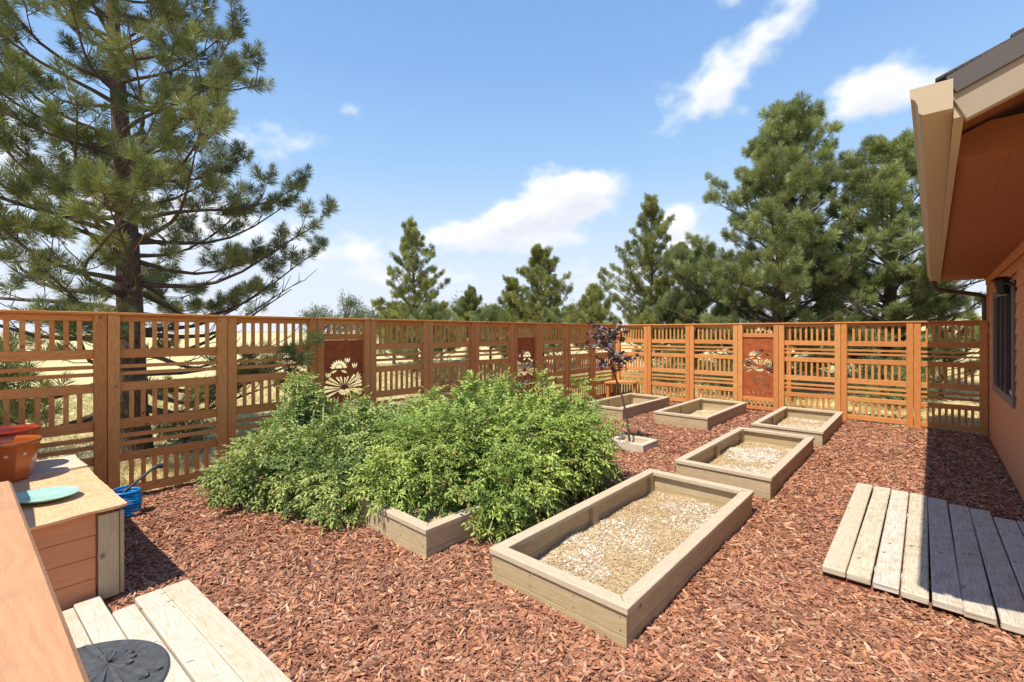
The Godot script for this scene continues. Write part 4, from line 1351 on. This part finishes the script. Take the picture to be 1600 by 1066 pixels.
# ---------------------------------------------------------------- house
func build_house() -> void:
	var t := thing("house", "orange brown lap sided house with deep eave and tan gutter at the right", "house", Vector3(0.80, 0, -10.85), deg_to_rad(-0.66))
	var L := 8.15           # wall length along +z from the far corner
	var ex := 0.170
	var wz0 := 1.12         # window along the wall
	var wz1 := 3.42
	var wy0 := 0.82
	var wy1 := 2.24
	for k in 15:
		var y0 := k * ex - 0.06
		var y1 := minf(y0 + ex + 0.012, 2.54)
		if y1 - y0 < 0.03: continue
		var segs := [[0.022, L]]
		if y1 > wy0 and y0 < wy1:
			segs = [[0.022, wz0 - 0.002], [wz1 + 0.002, L]]
		for s in segs:
			var ln: float = float(s[1]) - float(s[0])
			var b := board(t, "siding_board", Vector3(0.004, (y0 + y1) * 0.5, (float(s[0]) + float(s[1])) * 0.5), Vector3(0.018, y1 - y0, ln), M.siding, 0.002, Vector3(0, 0, -0.075))
			b.position.x += 0.0
	# wall core with the window opening left free, and the other walls
	var core := MB.new()
	core.box(Vector3(0.09, (wy0 - 0.2) * 0.5, L * 0.5), Vector3(0.13, wy0 + 0.2, L - 0.05))
	core.box(Vector3(0.09, (wy1 + 2.62) * 0.5, L * 0.5), Vector3(0.13, 2.62 - wy1, L - 0.05))
	core.box(Vector3(0.09, (wy0 + wy1) * 0.5, wz0 * 0.5 + 0.012), Vector3(0.13, wy1 - wy0, wz0 - 0.025))
	core.box(Vector3(0.09, (wy0 + wy1) * 0.5, (wz1 + L) * 0.5), Vector3(0.13, wy1 - wy0, L - wz1 - 0.05))
	core.box(Vector3(3.9, 1.25, 0.09), Vector3(7.48, 2.9, 0.13))
	core.box(Vector3(3.9, 1.25, L - 0.09), Vector3(7.48, 2.9, 0.13))
	core.box(Vector3(7.7, 1.25, L * 0.5), Vector3(0.12, 2.9, L - 0.05))
	core.box(Vector3(3.9, 0.02, L * 0.5), Vector3(7.45, 0.1, L - 0.33))
	core.box(Vector3(3.9, 2.6, L * 0.5), Vector3(7.45, 0.1, L - 0.33))
	put(t, "wall", core.mesh(), M.siding)
	board(t, "corner_trim", Vector3(0.0, 1.23, 0.0), Vector3(0.05, 2.6, 0.042), M.siding, 0.003)
	# window
	var wn := Node3D.new()
	wn.name = "window"
	t.add_child(wn, true)
	wn.position = Vector3(0.0, (wy0 + wy1) * 0.5, (wz0 + wz1) * 0.5)
	var ww := wz1 - wz0
	var wh := wy1 - wy0
	for s in [-1.0, 1.0]:
		board(wn, "window_frame", Vector3(0.0, 0, s * (ww * 0.5 - 0.05)), Vector3(0.06, wh - 0.202, 0.098), M.frame, 0.004)
		board(wn, "window_frame", Vector3(0.0, s * (wh * 0.5 - 0.05), 0), Vector3(0.062, 0.1, ww - 0.002), M.frame, 0.004)
	for k in 3:
		var z := lerpf(-ww * 0.5 + 0.1, ww * 0.5 - 0.1, (k + 1) / 4.0)
		board(wn, "mullion", Vector3(0.0, 0, z), Vector3(0.075, wh - 0.202, 0.085), M.mullion, 0.004)
	for k in 4:
		var z0 := lerpf(-ww * 0.5 + 0.1, ww * 0.5 - 0.1, k / 4.0) + (0.044 if k > 0 else 0.001)
		var z1 := lerpf(-ww * 0.5 + 0.1, ww * 0.5 - 0.1, (k + 1) / 4.0) - (0.044 if k < 3 else 0.001)
		var pm := MB.new()
		pm.box(Vector3(0.02, 0, (z0 + z1) * 0.5), Vector3(0.006, wh - 0.204, z1 - z0))
		put(wn, "pane", pm.mesh(), M.glass)
		var bm := MB.new()
		bm.box(Vector3(0.01, -wh * 0.5 + 0.13, (z0 + z1) * 0.5), Vector3(0.03, 0.056, z1 - z0 - 0.002))
		put(wn, "sash", bm.mesh(), M.lens)
	# eave: soffit, fascia, roof slab, shingles
	var zn := 8.37          # near end of the eave
	var ov := -0.60         # fascia line
	var pitch := atan(5.0 / 12.0)
	for k in 3:
		var x0 := lerpf(ov + 0.02, -0.012, k / 3.0)
		var x1 := lerpf(ov + 0.02, -0.012, (k + 1) / 3.0)
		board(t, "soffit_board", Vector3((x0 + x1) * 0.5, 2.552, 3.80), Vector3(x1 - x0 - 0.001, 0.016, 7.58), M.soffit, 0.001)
	var se := MB.new()
	se.extrude(PackedVector2Array([Vector2(ov + 0.02, 2.542), Vector2(-0.012, 2.542), Vector2(-0.012, 2.70), Vector2(ov + 0.13, 2.70), Vector2(ov + 0.02, 2.652)]), Transform3D(Basis.IDENTITY, Vector3(0, 0, 7.592)), 0.03, 1.0)
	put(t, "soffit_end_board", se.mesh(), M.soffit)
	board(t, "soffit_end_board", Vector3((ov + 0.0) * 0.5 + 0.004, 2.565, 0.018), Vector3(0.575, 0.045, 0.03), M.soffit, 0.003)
	board(t, "frieze_board", Vector3(-0.028, 2.49, 4.12), Vector3(0.02, 0.10, 8.18), M.siding, 0.002)
	board(t, "fascia", Vector3(ov, 2.585, zn * 0.5), Vector3(0.03, 0.15, zn - 0.08), M.gutter, 0.002)
	# roof: a slab along the slope with courses of shingles
	var along := Basis(Vector3(0, 0, 1), pitch)
	var ln := 4.6
	var rs := Node3D.new()
	rs.name = "roof"
	t.add_child(rs, true)
	rs.position = Vector3(ov - 0.02, 2.655, 0)
	rs.rotation.z = pitch
	var deck := MB.new()
	deck.box(Vector3(ln * 0.5 + 0.02, 0.012, zn * 0.5 - 0.03), Vector3(ln, 0.02, zn))
	put(rs, "roof_deck", deck.mesh(), M.soffit)
	for k in 20:
		for j in 2:
			board(rs, "shingle_course", Vector3(k * 0.225 + 0.10 + 0.012, 0.036 + (k % 2) * 0.001, zn * 0.25 - 0.04 + j * (zn * 0.5 + 0.001)), Vector3(0.29, 0.012, zn * 0.5 + 0.02 - rf(0, 0.012)), M.shingle, 0.002, Vector3(0, 0, -0.05))
	board(rs, "drip_edge", Vector3(ln * 0.5 + 0.0, -0.014, zn - 0.018), Vector3(ln + 0.02, 0.078, 0.012), M.drip, 0.002)
	board(rs, "barge_board", Vector3(ln * 0.5 - 0.01, -0.092, zn - 0.044), Vector3(ln + 0.03, 0.145, 0.035), M.fascia, 0.003)
	board(rs, "far_barge_board", Vector3(ln * 0.5 + 0.06, -0.08, 0.0), Vector3(ln - 0.1, 0.16, 0.035), M.fascia, 0.003)
	# other slope, so that the house is closed
	var rs2 := MB.new()
	var rx := (ov - 0.02) + cos(pitch) * ln
	var ry := 2.655 + sin(pitch) * ln
	rs2.extrude(PackedVector2Array([Vector2(rx, ry + 0.03), Vector2(rx + 4.3, ry - 1.79), Vector2(rx + 4.3, ry - 1.85), Vector2(rx, ry - 0.03)]), Transform3D(Basis.IDENTITY, Vector3(0, 0, -0.03)), zn)
	put(t, "rear_roof_slope", rs2.mesh(), M.shingle)
	var gw := MB.new()
	gw.extrude(PackedVector2Array([Vector2(0.03, 2.66), Vector2(7.6, 2.66), Vector2(rx, ry - 0.06), Vector2(0.03, 2.86)]), Transform3D(Basis.IDENTITY, Vector3(0, 0, L - 0.16)), 0.13)
	put(t, "gable_wall", gw.mesh(), M.siding)
	# gutter: an open trough with an end cap
	var g := Node3D.new()
	g.name = "gutter"
	t.add_child(g, true)
	var gx := ov - 0.0165
	var gy := 2.655
	var pr := [Vector2(0, 0), Vector2(0, -0.115), Vector2(-0.088, -0.115), Vector2(-0.100, -0.103), Vector2(-0.103, -0.070), Vector2(-0.112, -0.048), Vector2(-0.126, -0.036), Vector2(-0.128, 0.0)]
	var inn := [Vector2(-0.126, 0.0), Vector2(-0.124, -0.035), Vector2(-0.110, -0.046), Vector2(-0.101, -0.069), Vector2(-0.098, -0.102), Vector2(-0.087, -0.113), Vector2(-0.002, -0.113), Vector2(-0.002, 0)]
	var poly := PackedVector2Array()
	for p in pr: poly.append(p + Vector2(gx, gy))
	for p in inn: poly.append(p + Vector2(gx, gy))
	var gm := MB.new()
	gm.extrude(poly, Transform3D(Basis.IDENTITY, Vector3(0, 0, 0.06)), zn - 0.06)
	put(g, "trough", gm.mesh(), M.gutter)
	for e in [[zn, 0.003], [0.056, 0.003]]:
		var em := MB.new()
		var ep := PackedVector2Array()
		for p in pr: ep.append(p * 1.012 + Vector2(gx, gy))
		em.extrude(ep, Transform3D(Basis.IDENTITY, Vector3(0, 0, e[0])), e[1])
		put(g, "end_cap", em.mesh(), M.gutter)
	board(g, "front_lip", Vector3(gx - 0.122, gy + 0.003, zn * 0.5), Vector3(0.014, 0.006, zn - 0.07), M.gutter, 0.001)
	# downspout
	var dm := MB.new()
	var dp := PackedVector3Array()
	var dr := PackedFloat32Array()
	for q in [Vector3(gx - 0.055, gy - 0.11, 0.16), Vector3(gx - 0.055, gy - 0.17, 0.16), Vector3(gx - 0.045, gy - 0.215, 0.16), Vector3(gx - 0.015, gy - 0.25, 0.155), Vector3(gx + 0.04, gy - 0.275, 0.15), Vector3(gx + 0.30, gy - 0.33, 0.10), Vector3(gx + 0.50, gy - 0.37, 0.03), Vector3(gx + 0.56, gy - 0.40, -0.03), Vector3(gx + 0.575, gy - 0.46, -0.06), Vector3(gx + 0.58, 0.1, -0.065)]:
		dp.append(q); dr.append(0.037)
	dm.tube(dp, dr, 10)
	put(t, "downspout", dm.mesh(), M.downspout)
	# flood light on the wall
	var lt := thing("flood_light", "black hooded flood lamp high on the house wall", "lamp", Vector3(0.775, 2.17, -7.42), 0.0)
	var bm2 := MB.new()
	bm2.tube(PackedVector3Array([Vector3(0.0, 0, 0), Vector3(-0.03, 0, 0)]), PackedFloat32Array([0.062, 0.062]), 16)
	put(lt, "back_plate", bm2.mesh(), M.black)
	var arm := MB.new()
	arm.tube(PackedVector3Array([Vector3(-0.02, 0.0, 0), Vector3(-0.07, 0.03, -0.03), Vector3(-0.10, 0.05, -0.11)]), PackedFloat32Array([0.014, 0.014, 0.014]), 8)
	put(lt, "arm", arm.mesh(), M.black)
	var can := MB.new()
	can.lathe([Vector2(0.048, -0.11), Vector2(0.062, 0.02), Vector2(0.066, 0.05), Vector2(0.05, 0.075), Vector2(0.0, 0.085)], 18)
	can.lathe([Vector2(0.05, 0.07), Vector2(0.085, 0.045), Vector2(0.09, 0.06), Vector2(0.045, 0.09)], 18)
	put(lt, "lamp_body", can.mesh(), M.black, Transform3D(Basis.from_euler(Vector3(0.1, 0, 0.12)), Vector3(-0.11, 0.03, -0.16)))
	var le := MB.new()
	le.lathe([Vector2(0.0, -0.122), Vector2(0.035, -0.118), Vector2(0.046, -0.109)], 16)
	put(lt, "lens", le.mesh(), M.lens, Transform3D(Basis.from_euler(Vector3(0.1, 0, 0.12)), Vector3(-0.11, 0.03, -0.16)))

# ---------------------------------------------------------------- boardwalks, chest, railing and small things
func build_walks() -> void:
	var rw := thing("boardwalk", "weathered grey plank walk beside the house, partly shaded by its eave", "boardwalk", Vector3(0, 0, 0), 0.0)
	keep_out.append(Rect2(-0.52, -6.08, 1.30, 2.33))
	var far := [-6.10, -6.11, -6.09, -6.075, -6.03, -5.93, -5.915, -5.77, -5.80]
	for k in 9:
		var x := -0.525 + 0.14 * k + 0.068
		var zf: float = far[k]
		var zn := -3.775 + 0.009 * k + rf(-0.012, 0.012)
		board(rw, "plank", Vector3(x, 0.030 + rf(-0.003, 0.003), (zf + zn) * 0.5), Vector3(0.1345 - rf(0, 0.007), 0.046, zn - zf), M.weathered[rng.randi() % 3] if k > 0 else M.cream[1], 0.006, Vector3(rf(-0.002, 0.002), rf(-0.004, 0.004), rf(-0.012, 0.012)))
	for z in [-4.1, -5.5]:
		board(rw, "bearer", Vector3(0.1, -0.034, z), Vector3(1.22, 0.07, 0.07), M.weathered[1], 0.003)
	var lw := thing("boardwalk", "cream coloured plank step at the lower left, under the rubber mat", "boardwalk", Vector3(-3.5, 0, -0.5), deg_to_rad(3.6))
	# local x runs to the right along the planks; local z across
	keep_out.append(Rect2(-3.56, -0.78, 3.2, 0.72))
	var edge := [[-0.235, -0.05, 0.139], [-0.094, -0.045, 0.137], [0.036, 0.03, 0.105], [0.150, -0.25, 0.118], [0.285, -0.2, 0.139]]
	for e in edge:
		var x0: float = e[1]
		board(lw, "plank", Vector3((x0 + 2.4) * 0.5, 0.030 + rf(-0.003, 0.003), e[0]), Vector3(2.4 - x0, 0.046, e[2]), M.cream[rng.randi() % 2], 0.006, Vector3(rf(-0.012, 0.012), rf(-0.004, 0.004), 0))
	for x in [0.3, 1.7]:
		board(lw, "bearer", Vector3(x, -0.032, 0.02), Vector3(0.07, 0.07, 0.62), M.cream[1], 0.003)

func build_mat() -> void:
	var t := thing("rubber_mat", "dark grey round rubber doormat with raised flower petals on the plank step", "mat", Vector3(-2.80, 0.0555, -0.15), 0.3)
	var mb := MB.new()
	var R := 0.395
	mb.lathe([Vector2(R - 0.004, 0.0), Vector2(R, 0.004), Vector2(R - 0.008, 0.010), Vector2(0.0, 0.010)], 64)
	put(t, "base", mb.mesh(), M.rubber)
	# raised petals fanned out from a point near the rim, and drops round them
	var at := Vector2(-0.04, -0.20)
	var pm := func(c: Vector2, ang: float, L: float, W: float) -> void:
		var q := MB.new()
		var d := Vector2(cos(ang), sin(ang))
		while (c + d * L).length() > R - 0.02 and L > 0.03:
			L -= 0.01
		var s := Vector2(-d.y, d.x)
		var prof := [[0.0, 0.06], [0.2, 0.4], [0.5, 0.8], [0.75, 1.0], [0.92, 0.72], [1.0, 0.2]]
		for i in prof.size() - 1:
			var a: Vector2 = c + d * L * float(prof[i][0])
			var b: Vector2 = c + d * L * float(prof[i + 1][0])
			var wa: float = W * 0.5 * float(prof[i][1])
			var wb: float = W * 0.5 * float(prof[i + 1][1])
			for sg in [-1.0, 1.0]:
				var a1: Vector2 = a + s * sg * wa
				var b1: Vector2 = b + s * sg * wb
				var a2: Vector2 = a + s * sg * wa * 0.7
				var b2: Vector2 = b + s * sg * wb * 0.7
				var o := Vector3(s.x * sg, 0.7, s.y * sg)
				q.face([Vector3(a1.x, 0.009, a1.y), Vector3(b1.x, 0.009, b1.y), Vector3(b2.x, 0.021, b2.y), Vector3(a2.x, 0.021, a2.y)], o, [Vector2.ZERO, Vector2.ZERO, Vector2.ZERO, Vector2.ZERO])
				q.face([Vector3(a2.x, 0.021, a2.y), Vector3(b2.x, 0.021, b2.y), Vector3(b.x, 0.017, b.y), Vector3(a.x, 0.017, a.y)], Vector3.UP, [Vector2.ZERO, Vector2.ZERO, Vector2.ZERO, Vector2.ZERO])
		put(t, "raised_petal", q.mesh(), M.rubber)
	for k in 9:
		pm.call(at, deg_to_rad(-8.0 + k * 24.0), 0.26 + 0.05 * sin(k * 1.7), 0.072)
	for k in 7:
		pm.call(at + Vector2(cos(deg_to_rad(185.0 + k * 28.0)), sin(deg_to_rad(185.0 + k * 28.0))) * 0.02, deg_to_rad(188.0 + k * 27.0), 0.085, 0.046)
	for k in 9:
		var a := deg_to_rad(-60.0 + k * 33.0)
		pm.call(Vector2(cos(a), sin(a)) * 0.29, a + 0.5, 0.085, 0.045)
	for k in 8:
		var a := deg_to_rad(-20.0 + k * 30.0)
		pm.call(Vector2(0.08, 0.05) + Vector2(cos(a), sin(a)) * 0.06, a, 0.12, 0.06)

func build_chest() -> void:
	var t := thing("garden_chest", "orange sided garden chest with a warped plywood top in the left corner", "chest", Vector3(-3.79, 0, -0.485), deg_to_rad(3.0))
	keep_out.append(Rect2(-5.7, -0.47, 1.9, 0.6))
	# local: +x face at x = 0, far end at z = 0, running to +z; the chest leans a little to -x
	var Lx := 1.86
	var Lz := 0.56
	var hh := 0.53
	var core := MB.new()
	core.box(Vector3(-Lx * 0.5, hh * 0.5 - 0.01, Lz * 0.5), Vector3(Lx - 0.05, hh + 0.02, Lz - 0.04))
	put(t, "carcass", core.mesh(), M.siding)
	var n := 4
	for k in n:
		var y0 := 0.015 + k * 0.132
		board(t, "siding_board", Vector3(-0.012, y0 + 0.066, Lz * 0.5 + 0.03), Vector3(0.018, 0.128, Lz - 0.16), M.siding, 0.003, Vector3(0, 0, 0.05))
		board(t, "siding_board", Vector3(-Lx * 0.5, y0 + 0.066, 0.010), Vector3(Lx - 0.1, 0.128, 0.018), M.siding, 0.003, Vector3(-0.05, 0, 0))
	board(t, "corner_trim", Vector3(0.008, 0.27, 0.052), Vector3(0.022, 0.52, 0.098), M.taupe[0], 0.003, Vector3(0, 0, 0.015))
	board(t, "corner_trim", Vector3(-0.022, 0.27, -0.012), Vector3(0.07, 0.52, 0.022), M.taupe[1], 0.003)
	# plywood top: two warped sheets
	for s in [[0.03, -1.28, M.ply, 0.0], [-1.283, -1.90, M.ply_grey, 2.0]]:
		var mb := MB.new()
		var nx := 26
		var nz := 16
		var r := RandomNumberGenerator.new()
		r.seed = 15 + int(s[3])
		var P := func(i: int, k: int, lowr: float) -> Vector3:
			var fx := float(i) / nx
			var fz := float(k) / nz
			var x := lerpf(s[0], s[1], fx)
			var z := lerpf(-0.035, Lz + 0.015, fz)
			if k == 0: z += 0.003 * sin(i * 0.41) + 0.0015 * sin(i * 1.9 + 1.0)
			if i == 0: x += 0.002 * sin(k * 0.7)
			var y := 0.556 + 0.020 * pow(1.0 - fx, 3.0) * pow(1.0 - fz, 2.0) + 0.003 * sin(fx * 9.0 + fz * 4.0) - lowr
			if s[3] == 0.0 and i == 0: y -= 0.002 * sin(k * 0.9)
			return Vector3(x, y, z)
		for i in nx:
			for k in nz:
				var a: Vector3 = P.call(i, k, 0.0)
				var b: Vector3 = P.call(i + 1, k, 0.0)
				var c: Vector3 = P.call(i + 1, k + 1, 0.0)
				var d: Vector3 = P.call(i, k + 1, 0.0)
				var lo := Vector3(0, -0.017, 0)
				var ua := [Vector2(a.x, a.z), Vector2(b.x, b.z), Vector2(c.x, c.z), Vector2(d.x, d.z)]
				mb.face([a, b, c, d], Vector3.UP, ua)
				mb.face([a + lo, b + lo, c + lo, d + lo], Vector3.DOWN, ua)
				if k == 0: mb.face([a, b, b + lo, a + lo], Vector3(0, 0, -1), [ua[0], ua[1], ua[1] + Vector2(0, 0.02), ua[0] + Vector2(0, 0.02)])
				if k == nz - 1: mb.face([d, c, c + lo, d + lo], Vector3(0, 0, 1), [ua[3], ua[2], ua[2] + Vector2(0, 0.02), ua[3] + Vector2(0, 0.02)])
				if i == 0: mb.face([a, d, d + lo, a + lo], Vector3(1, 0, 0), [Vector2(a.z, 0), Vector2(d.z, 0), Vector2(d.z, 0.02), Vector2(a.z, 0.02)])
				if i == nx - 1: mb.face([b, c, c + lo, b + lo], Vector3(-1, 0, 0), [Vector2(b.z, 0), Vector2(c.z, 0), Vector2(c.z, 0.02), Vector2(b.z, 0.02)])
		put(t, "plywood_top", mb.mesh(), s[2])

	# pots
	var pots := [[Vector3(-5.10, 0.560, 0.005), c8(176, 92, 36), "amber glazed flower pot with cut out blossoms on the chest", 0.292, 0.20], [Vector3(-5.46, 0.560, -0.005), c8(170, 58, 30), "red brown flower pot behind the amber one, only its rim showing", 0.325, 0.19]]
	for e in pots:
		var p := thing("flower_pot", e[2], "flower pot", e[0], 0.35, "flower pots on the chest")
		var glaze := plain(e[1], 0.28)
		glaze.clearcoat_enabled = true
		glaze.clearcoat = 0.6
		glaze.clearcoat_roughness = 0.2
		var h: float = e[3]
		var R: float = e[4]
		var pb := MB.new()
		pb.lathe([Vector2(0.0, 0.0), Vector2(R * 0.70, 0.0), Vector2(R * 0.735, 0.012), Vector2(R * 0.96, h - 0.03)], 10, false)
		pb.lathe([Vector2(R * 0.90, h - 0.02), Vector2(R * 0.68, 0.02), Vector2(0.0, 0.02)], 10, false)
		put(p, "body", pb.mesh(), glaze)
		var rb := MB.new()
		rb.lathe([Vector2(R * 0.94, h - 0.032), Vector2(R * 0.995, h - 0.022), Vector2(R, h - 0.006), Vector2(R * 0.985, h), Vector2(R * 0.94, h), Vector2(R * 0.895, h - 0.02)], 24)
		put(p, "rim", rb.mesh(), glaze)
		# star shaped blossoms cut through the wall, the pale ground showing
		var pale := plain(c8(232, 208, 186), 0.7)
		for k in 11:
			var a := TAU * k / 11.0 + 0.3
			var y: float = [h * 0.68, h * 0.36, h * 0.8, h * 0.12, h * 0.55][k % 5]
			var rr := lerpf(R * 0.735, R * 0.96, y / h) * 0.985
			var o := Vector3(cos(a), 0.0, sin(a))
			var u := Vector3(-sin(a), 0, cos(a))
			var w := Vector3(0.10 * cos(a), 1, 0.10 * sin(a)).normalized()
			var sm := MB.new()
			var pts := []
			for j in 10:
				var aa := TAU * j / 10.0
				var q := 0.017 if j % 2 == 0 else 0.007
				pts.append(o * (rr + 0.003) + Vector3(0, y, 0) + u * cos(aa) * q + w * sin(aa) * q)
			var ct := o * (rr + 0.003) + Vector3(0, y, 0)
			for j in 10:
				sm.face([ct, pts[j], pts[(j + 1) % 10]], o, [Vector2.ZERO, Vector2.ZERO, Vector2.ZERO])
				sm.face([pts[j], pts[(j + 1) % 10], pts[(j + 1) % 10] - o * 0.01, pts[j] - o * 0.01], pts[j] - ct, [Vector2.ZERO, Vector2.ZERO, Vector2.ZERO, Vector2.ZERO])
			put(p, "blossom_motif", sm.mesh(), pale)

	# platter
	var pl := thing("platter", "pale turquoise glazed platter lying on the plywood top", "plate", Vector3(-4.30, 0.5605, -0.17), 0.74)
	var gz := tri_mat(speckle(131, 128, [c8(112, 168, 160), c8(150, 198, 188), c8(172, 212, 200), c8(190, 220, 208)], 0.03, 0.15), 2.5, 0.22, 0.0)
	var pm := MB.new()
	pm.lathe([Vector2(0.0, 0.0), Vector2(0.085, 0.0), Vector2(0.095, 0.004), Vector2(0.165, 0.022), Vector2(0.188, 0.033), Vector2(0.190, 0.037), Vector2(0.184, 0.038), Vector2(0.158, 0.028), Vector2(0.09, 0.012), Vector2(0.0, 0.009)], 48, true, 0.82)
	put(pl, "dish", pm.mesh(), gz)

	# coiled blue hose with its wand, on the mulch behind the chest
	var hs := thing("coiled_hose", "bright blue coiled garden hose with a grey watering wand behind the chest", "hose", Vector3(-5.45, -0.022, -0.745), 0.4)
	var blue := plain(c8(0, 138, 208), 0.35)
	var hm := MB.new()
	var hp := PackedVector3Array()
	var hr := PackedFloat32Array()
	for i in 190:
		var a := i * TAU / 22.0
		hp.append(Vector3(cos(a) * (0.108 - 0.012 * sin(i * 0.05)), 0.024 + i * 0.00112, sin(a) * 0.105))
		hr.append(0.011)
	hm.tube(hp, hr, 7)
	put(hs, "hose", hm.mesh(), blue)
	var wm := MB.new()
	wm.tube(PackedVector3Array([Vector3(0.0, 0.215, 0.02), Vector3(0.07, 0.33, -0.09), Vector3(0.12, 0.40, -0.16)]), PackedFloat32Array([0.013, 0.013, 0.013]), 8)
	put(hs, "wand", wm.mesh(), plain(c8(70, 84, 92), 0.4))
	var nm := MB.new()
	nm.tube(PackedVector3Array([Vector3(0.12, 0.40, -0.16), Vector3(0.135, 0.415, -0.19), Vector3(0.14, 0.405, -0.225)]), PackedFloat32Array([0.017, 0.022, 0.026]), 10)
	put(hs, "spray_head", nm.mesh(), plain(c8(58, 66, 72), 0.4))

	# deck railing in front of the camera and the low deck wall outside the frame that shades the chest
	var rl := thing("deck_railing", "smooth orange wooden handrail crossing the lower left corner", "railing", Vector3(-1.65, 0, 0.0725), deg_to_rad(2.8))
	board(rl, "handrail", Vector3(0.75, 1.281, 0.0), Vector3(1.5, 0.038, 0.165), M.rail, 0.005)
	for x in [0.12, 1.35]:
		board(rl, "post", Vector3(x, 0.606, 0.02), Vector3(0.09, 1.31, 0.09), M.rail, 0.004)
	board(rl, "lower_rail", Vector3(0.735, 0.62, 0.02), Vector3(1.13, 0.085, 0.036), M.rail, 0.003)
	var dw := thing("deck_wall", "low sided deck wall behind the garden chest", "wall", Vector3(-5.95, 0, 0.15))
	var dm := MB.new()
	dm.box(Vector3(1.1, 0.465, 0.06), Vector3(2.2, 1.03, 0.08))
	put(dw, "core", dm.mesh(), M.siding)
	for k in 6:
		board(dw, "siding_board", Vector3(1.1, 0.09 + k * 0.16, 0.01), Vector3(2.2, 0.158, 0.018), M.siding, 0.003)
	board(dw, "wall_cap", Vector3(1.1, 0.995, 0.05), Vector3(2.24, 0.03, 0.15), M.rail, 0.003)

# ---------------------------------------------------------------- scene
func _ready() -> void:
	rng.seed = 2024
	var cam := Camera3D.new()
	cam.name = "camera"
	add_child(cam)
	cam.position = EYE
	cam.rotation = Vector3(0, 0.7332, 0)
	cam.near = 0.05
	cam.far = 4000.0
	cam.projection = Camera3D.PROJECTION_FRUSTUM
	cam.size = 2.0 * 0.05 * 533.0 / 713.8
	cam.frustum_offset = Vector2(0, -0.05 * 13.6 / 713.8)
	cam.current = true
	var we := WorldEnvironment.new()
	we.name = "environment"
	var env := Environment.new()
	env.background_mode = Environment.BG_SKY
	env.tonemap_mode = Environment.TONE_MAPPER_LINEAR
	env.tonemap_exposure = 1.27
	env.background_energy_multiplier = 0.88
	env.sdfgi_enabled = true
	env.ssao_enabled = true
	env.ssil_enabled = true
	build_sky(env)
	we.environment = env
	add_child(we)
	var sun := DirectionalLight3D.new()
	sun.name = "sun"
	sun.light_energy = 1.6
	sun.light_color = Color(1.0, 0.955, 0.88)
	sun.light_angular_distance = 0.55
	sun.shadow_enabled = true
	add_child(sun)
	var el := deg_to_rad(61.5)
	var az := deg_to_rad(0.6)
	sun.look_at_from_position(Vector3.ZERO, Vector3(sin(az) * cos(el), -sin(el), -cos(az) * cos(el)))
	build_materials()
	print("materials ", Time.get_ticks_msec())
	build_ground()
	build_mulch()
	build_house()
	build_fences()
	build_beds()
	build_walks()
	build_chest()
	build_mat()
	print("objects ", Time.get_ticks_msec())
	build_trees()
	build_grass()
	build_tomatoes()
	build_sapling()
	build_chips()
	print("done ", Time.get_ticks_msec())
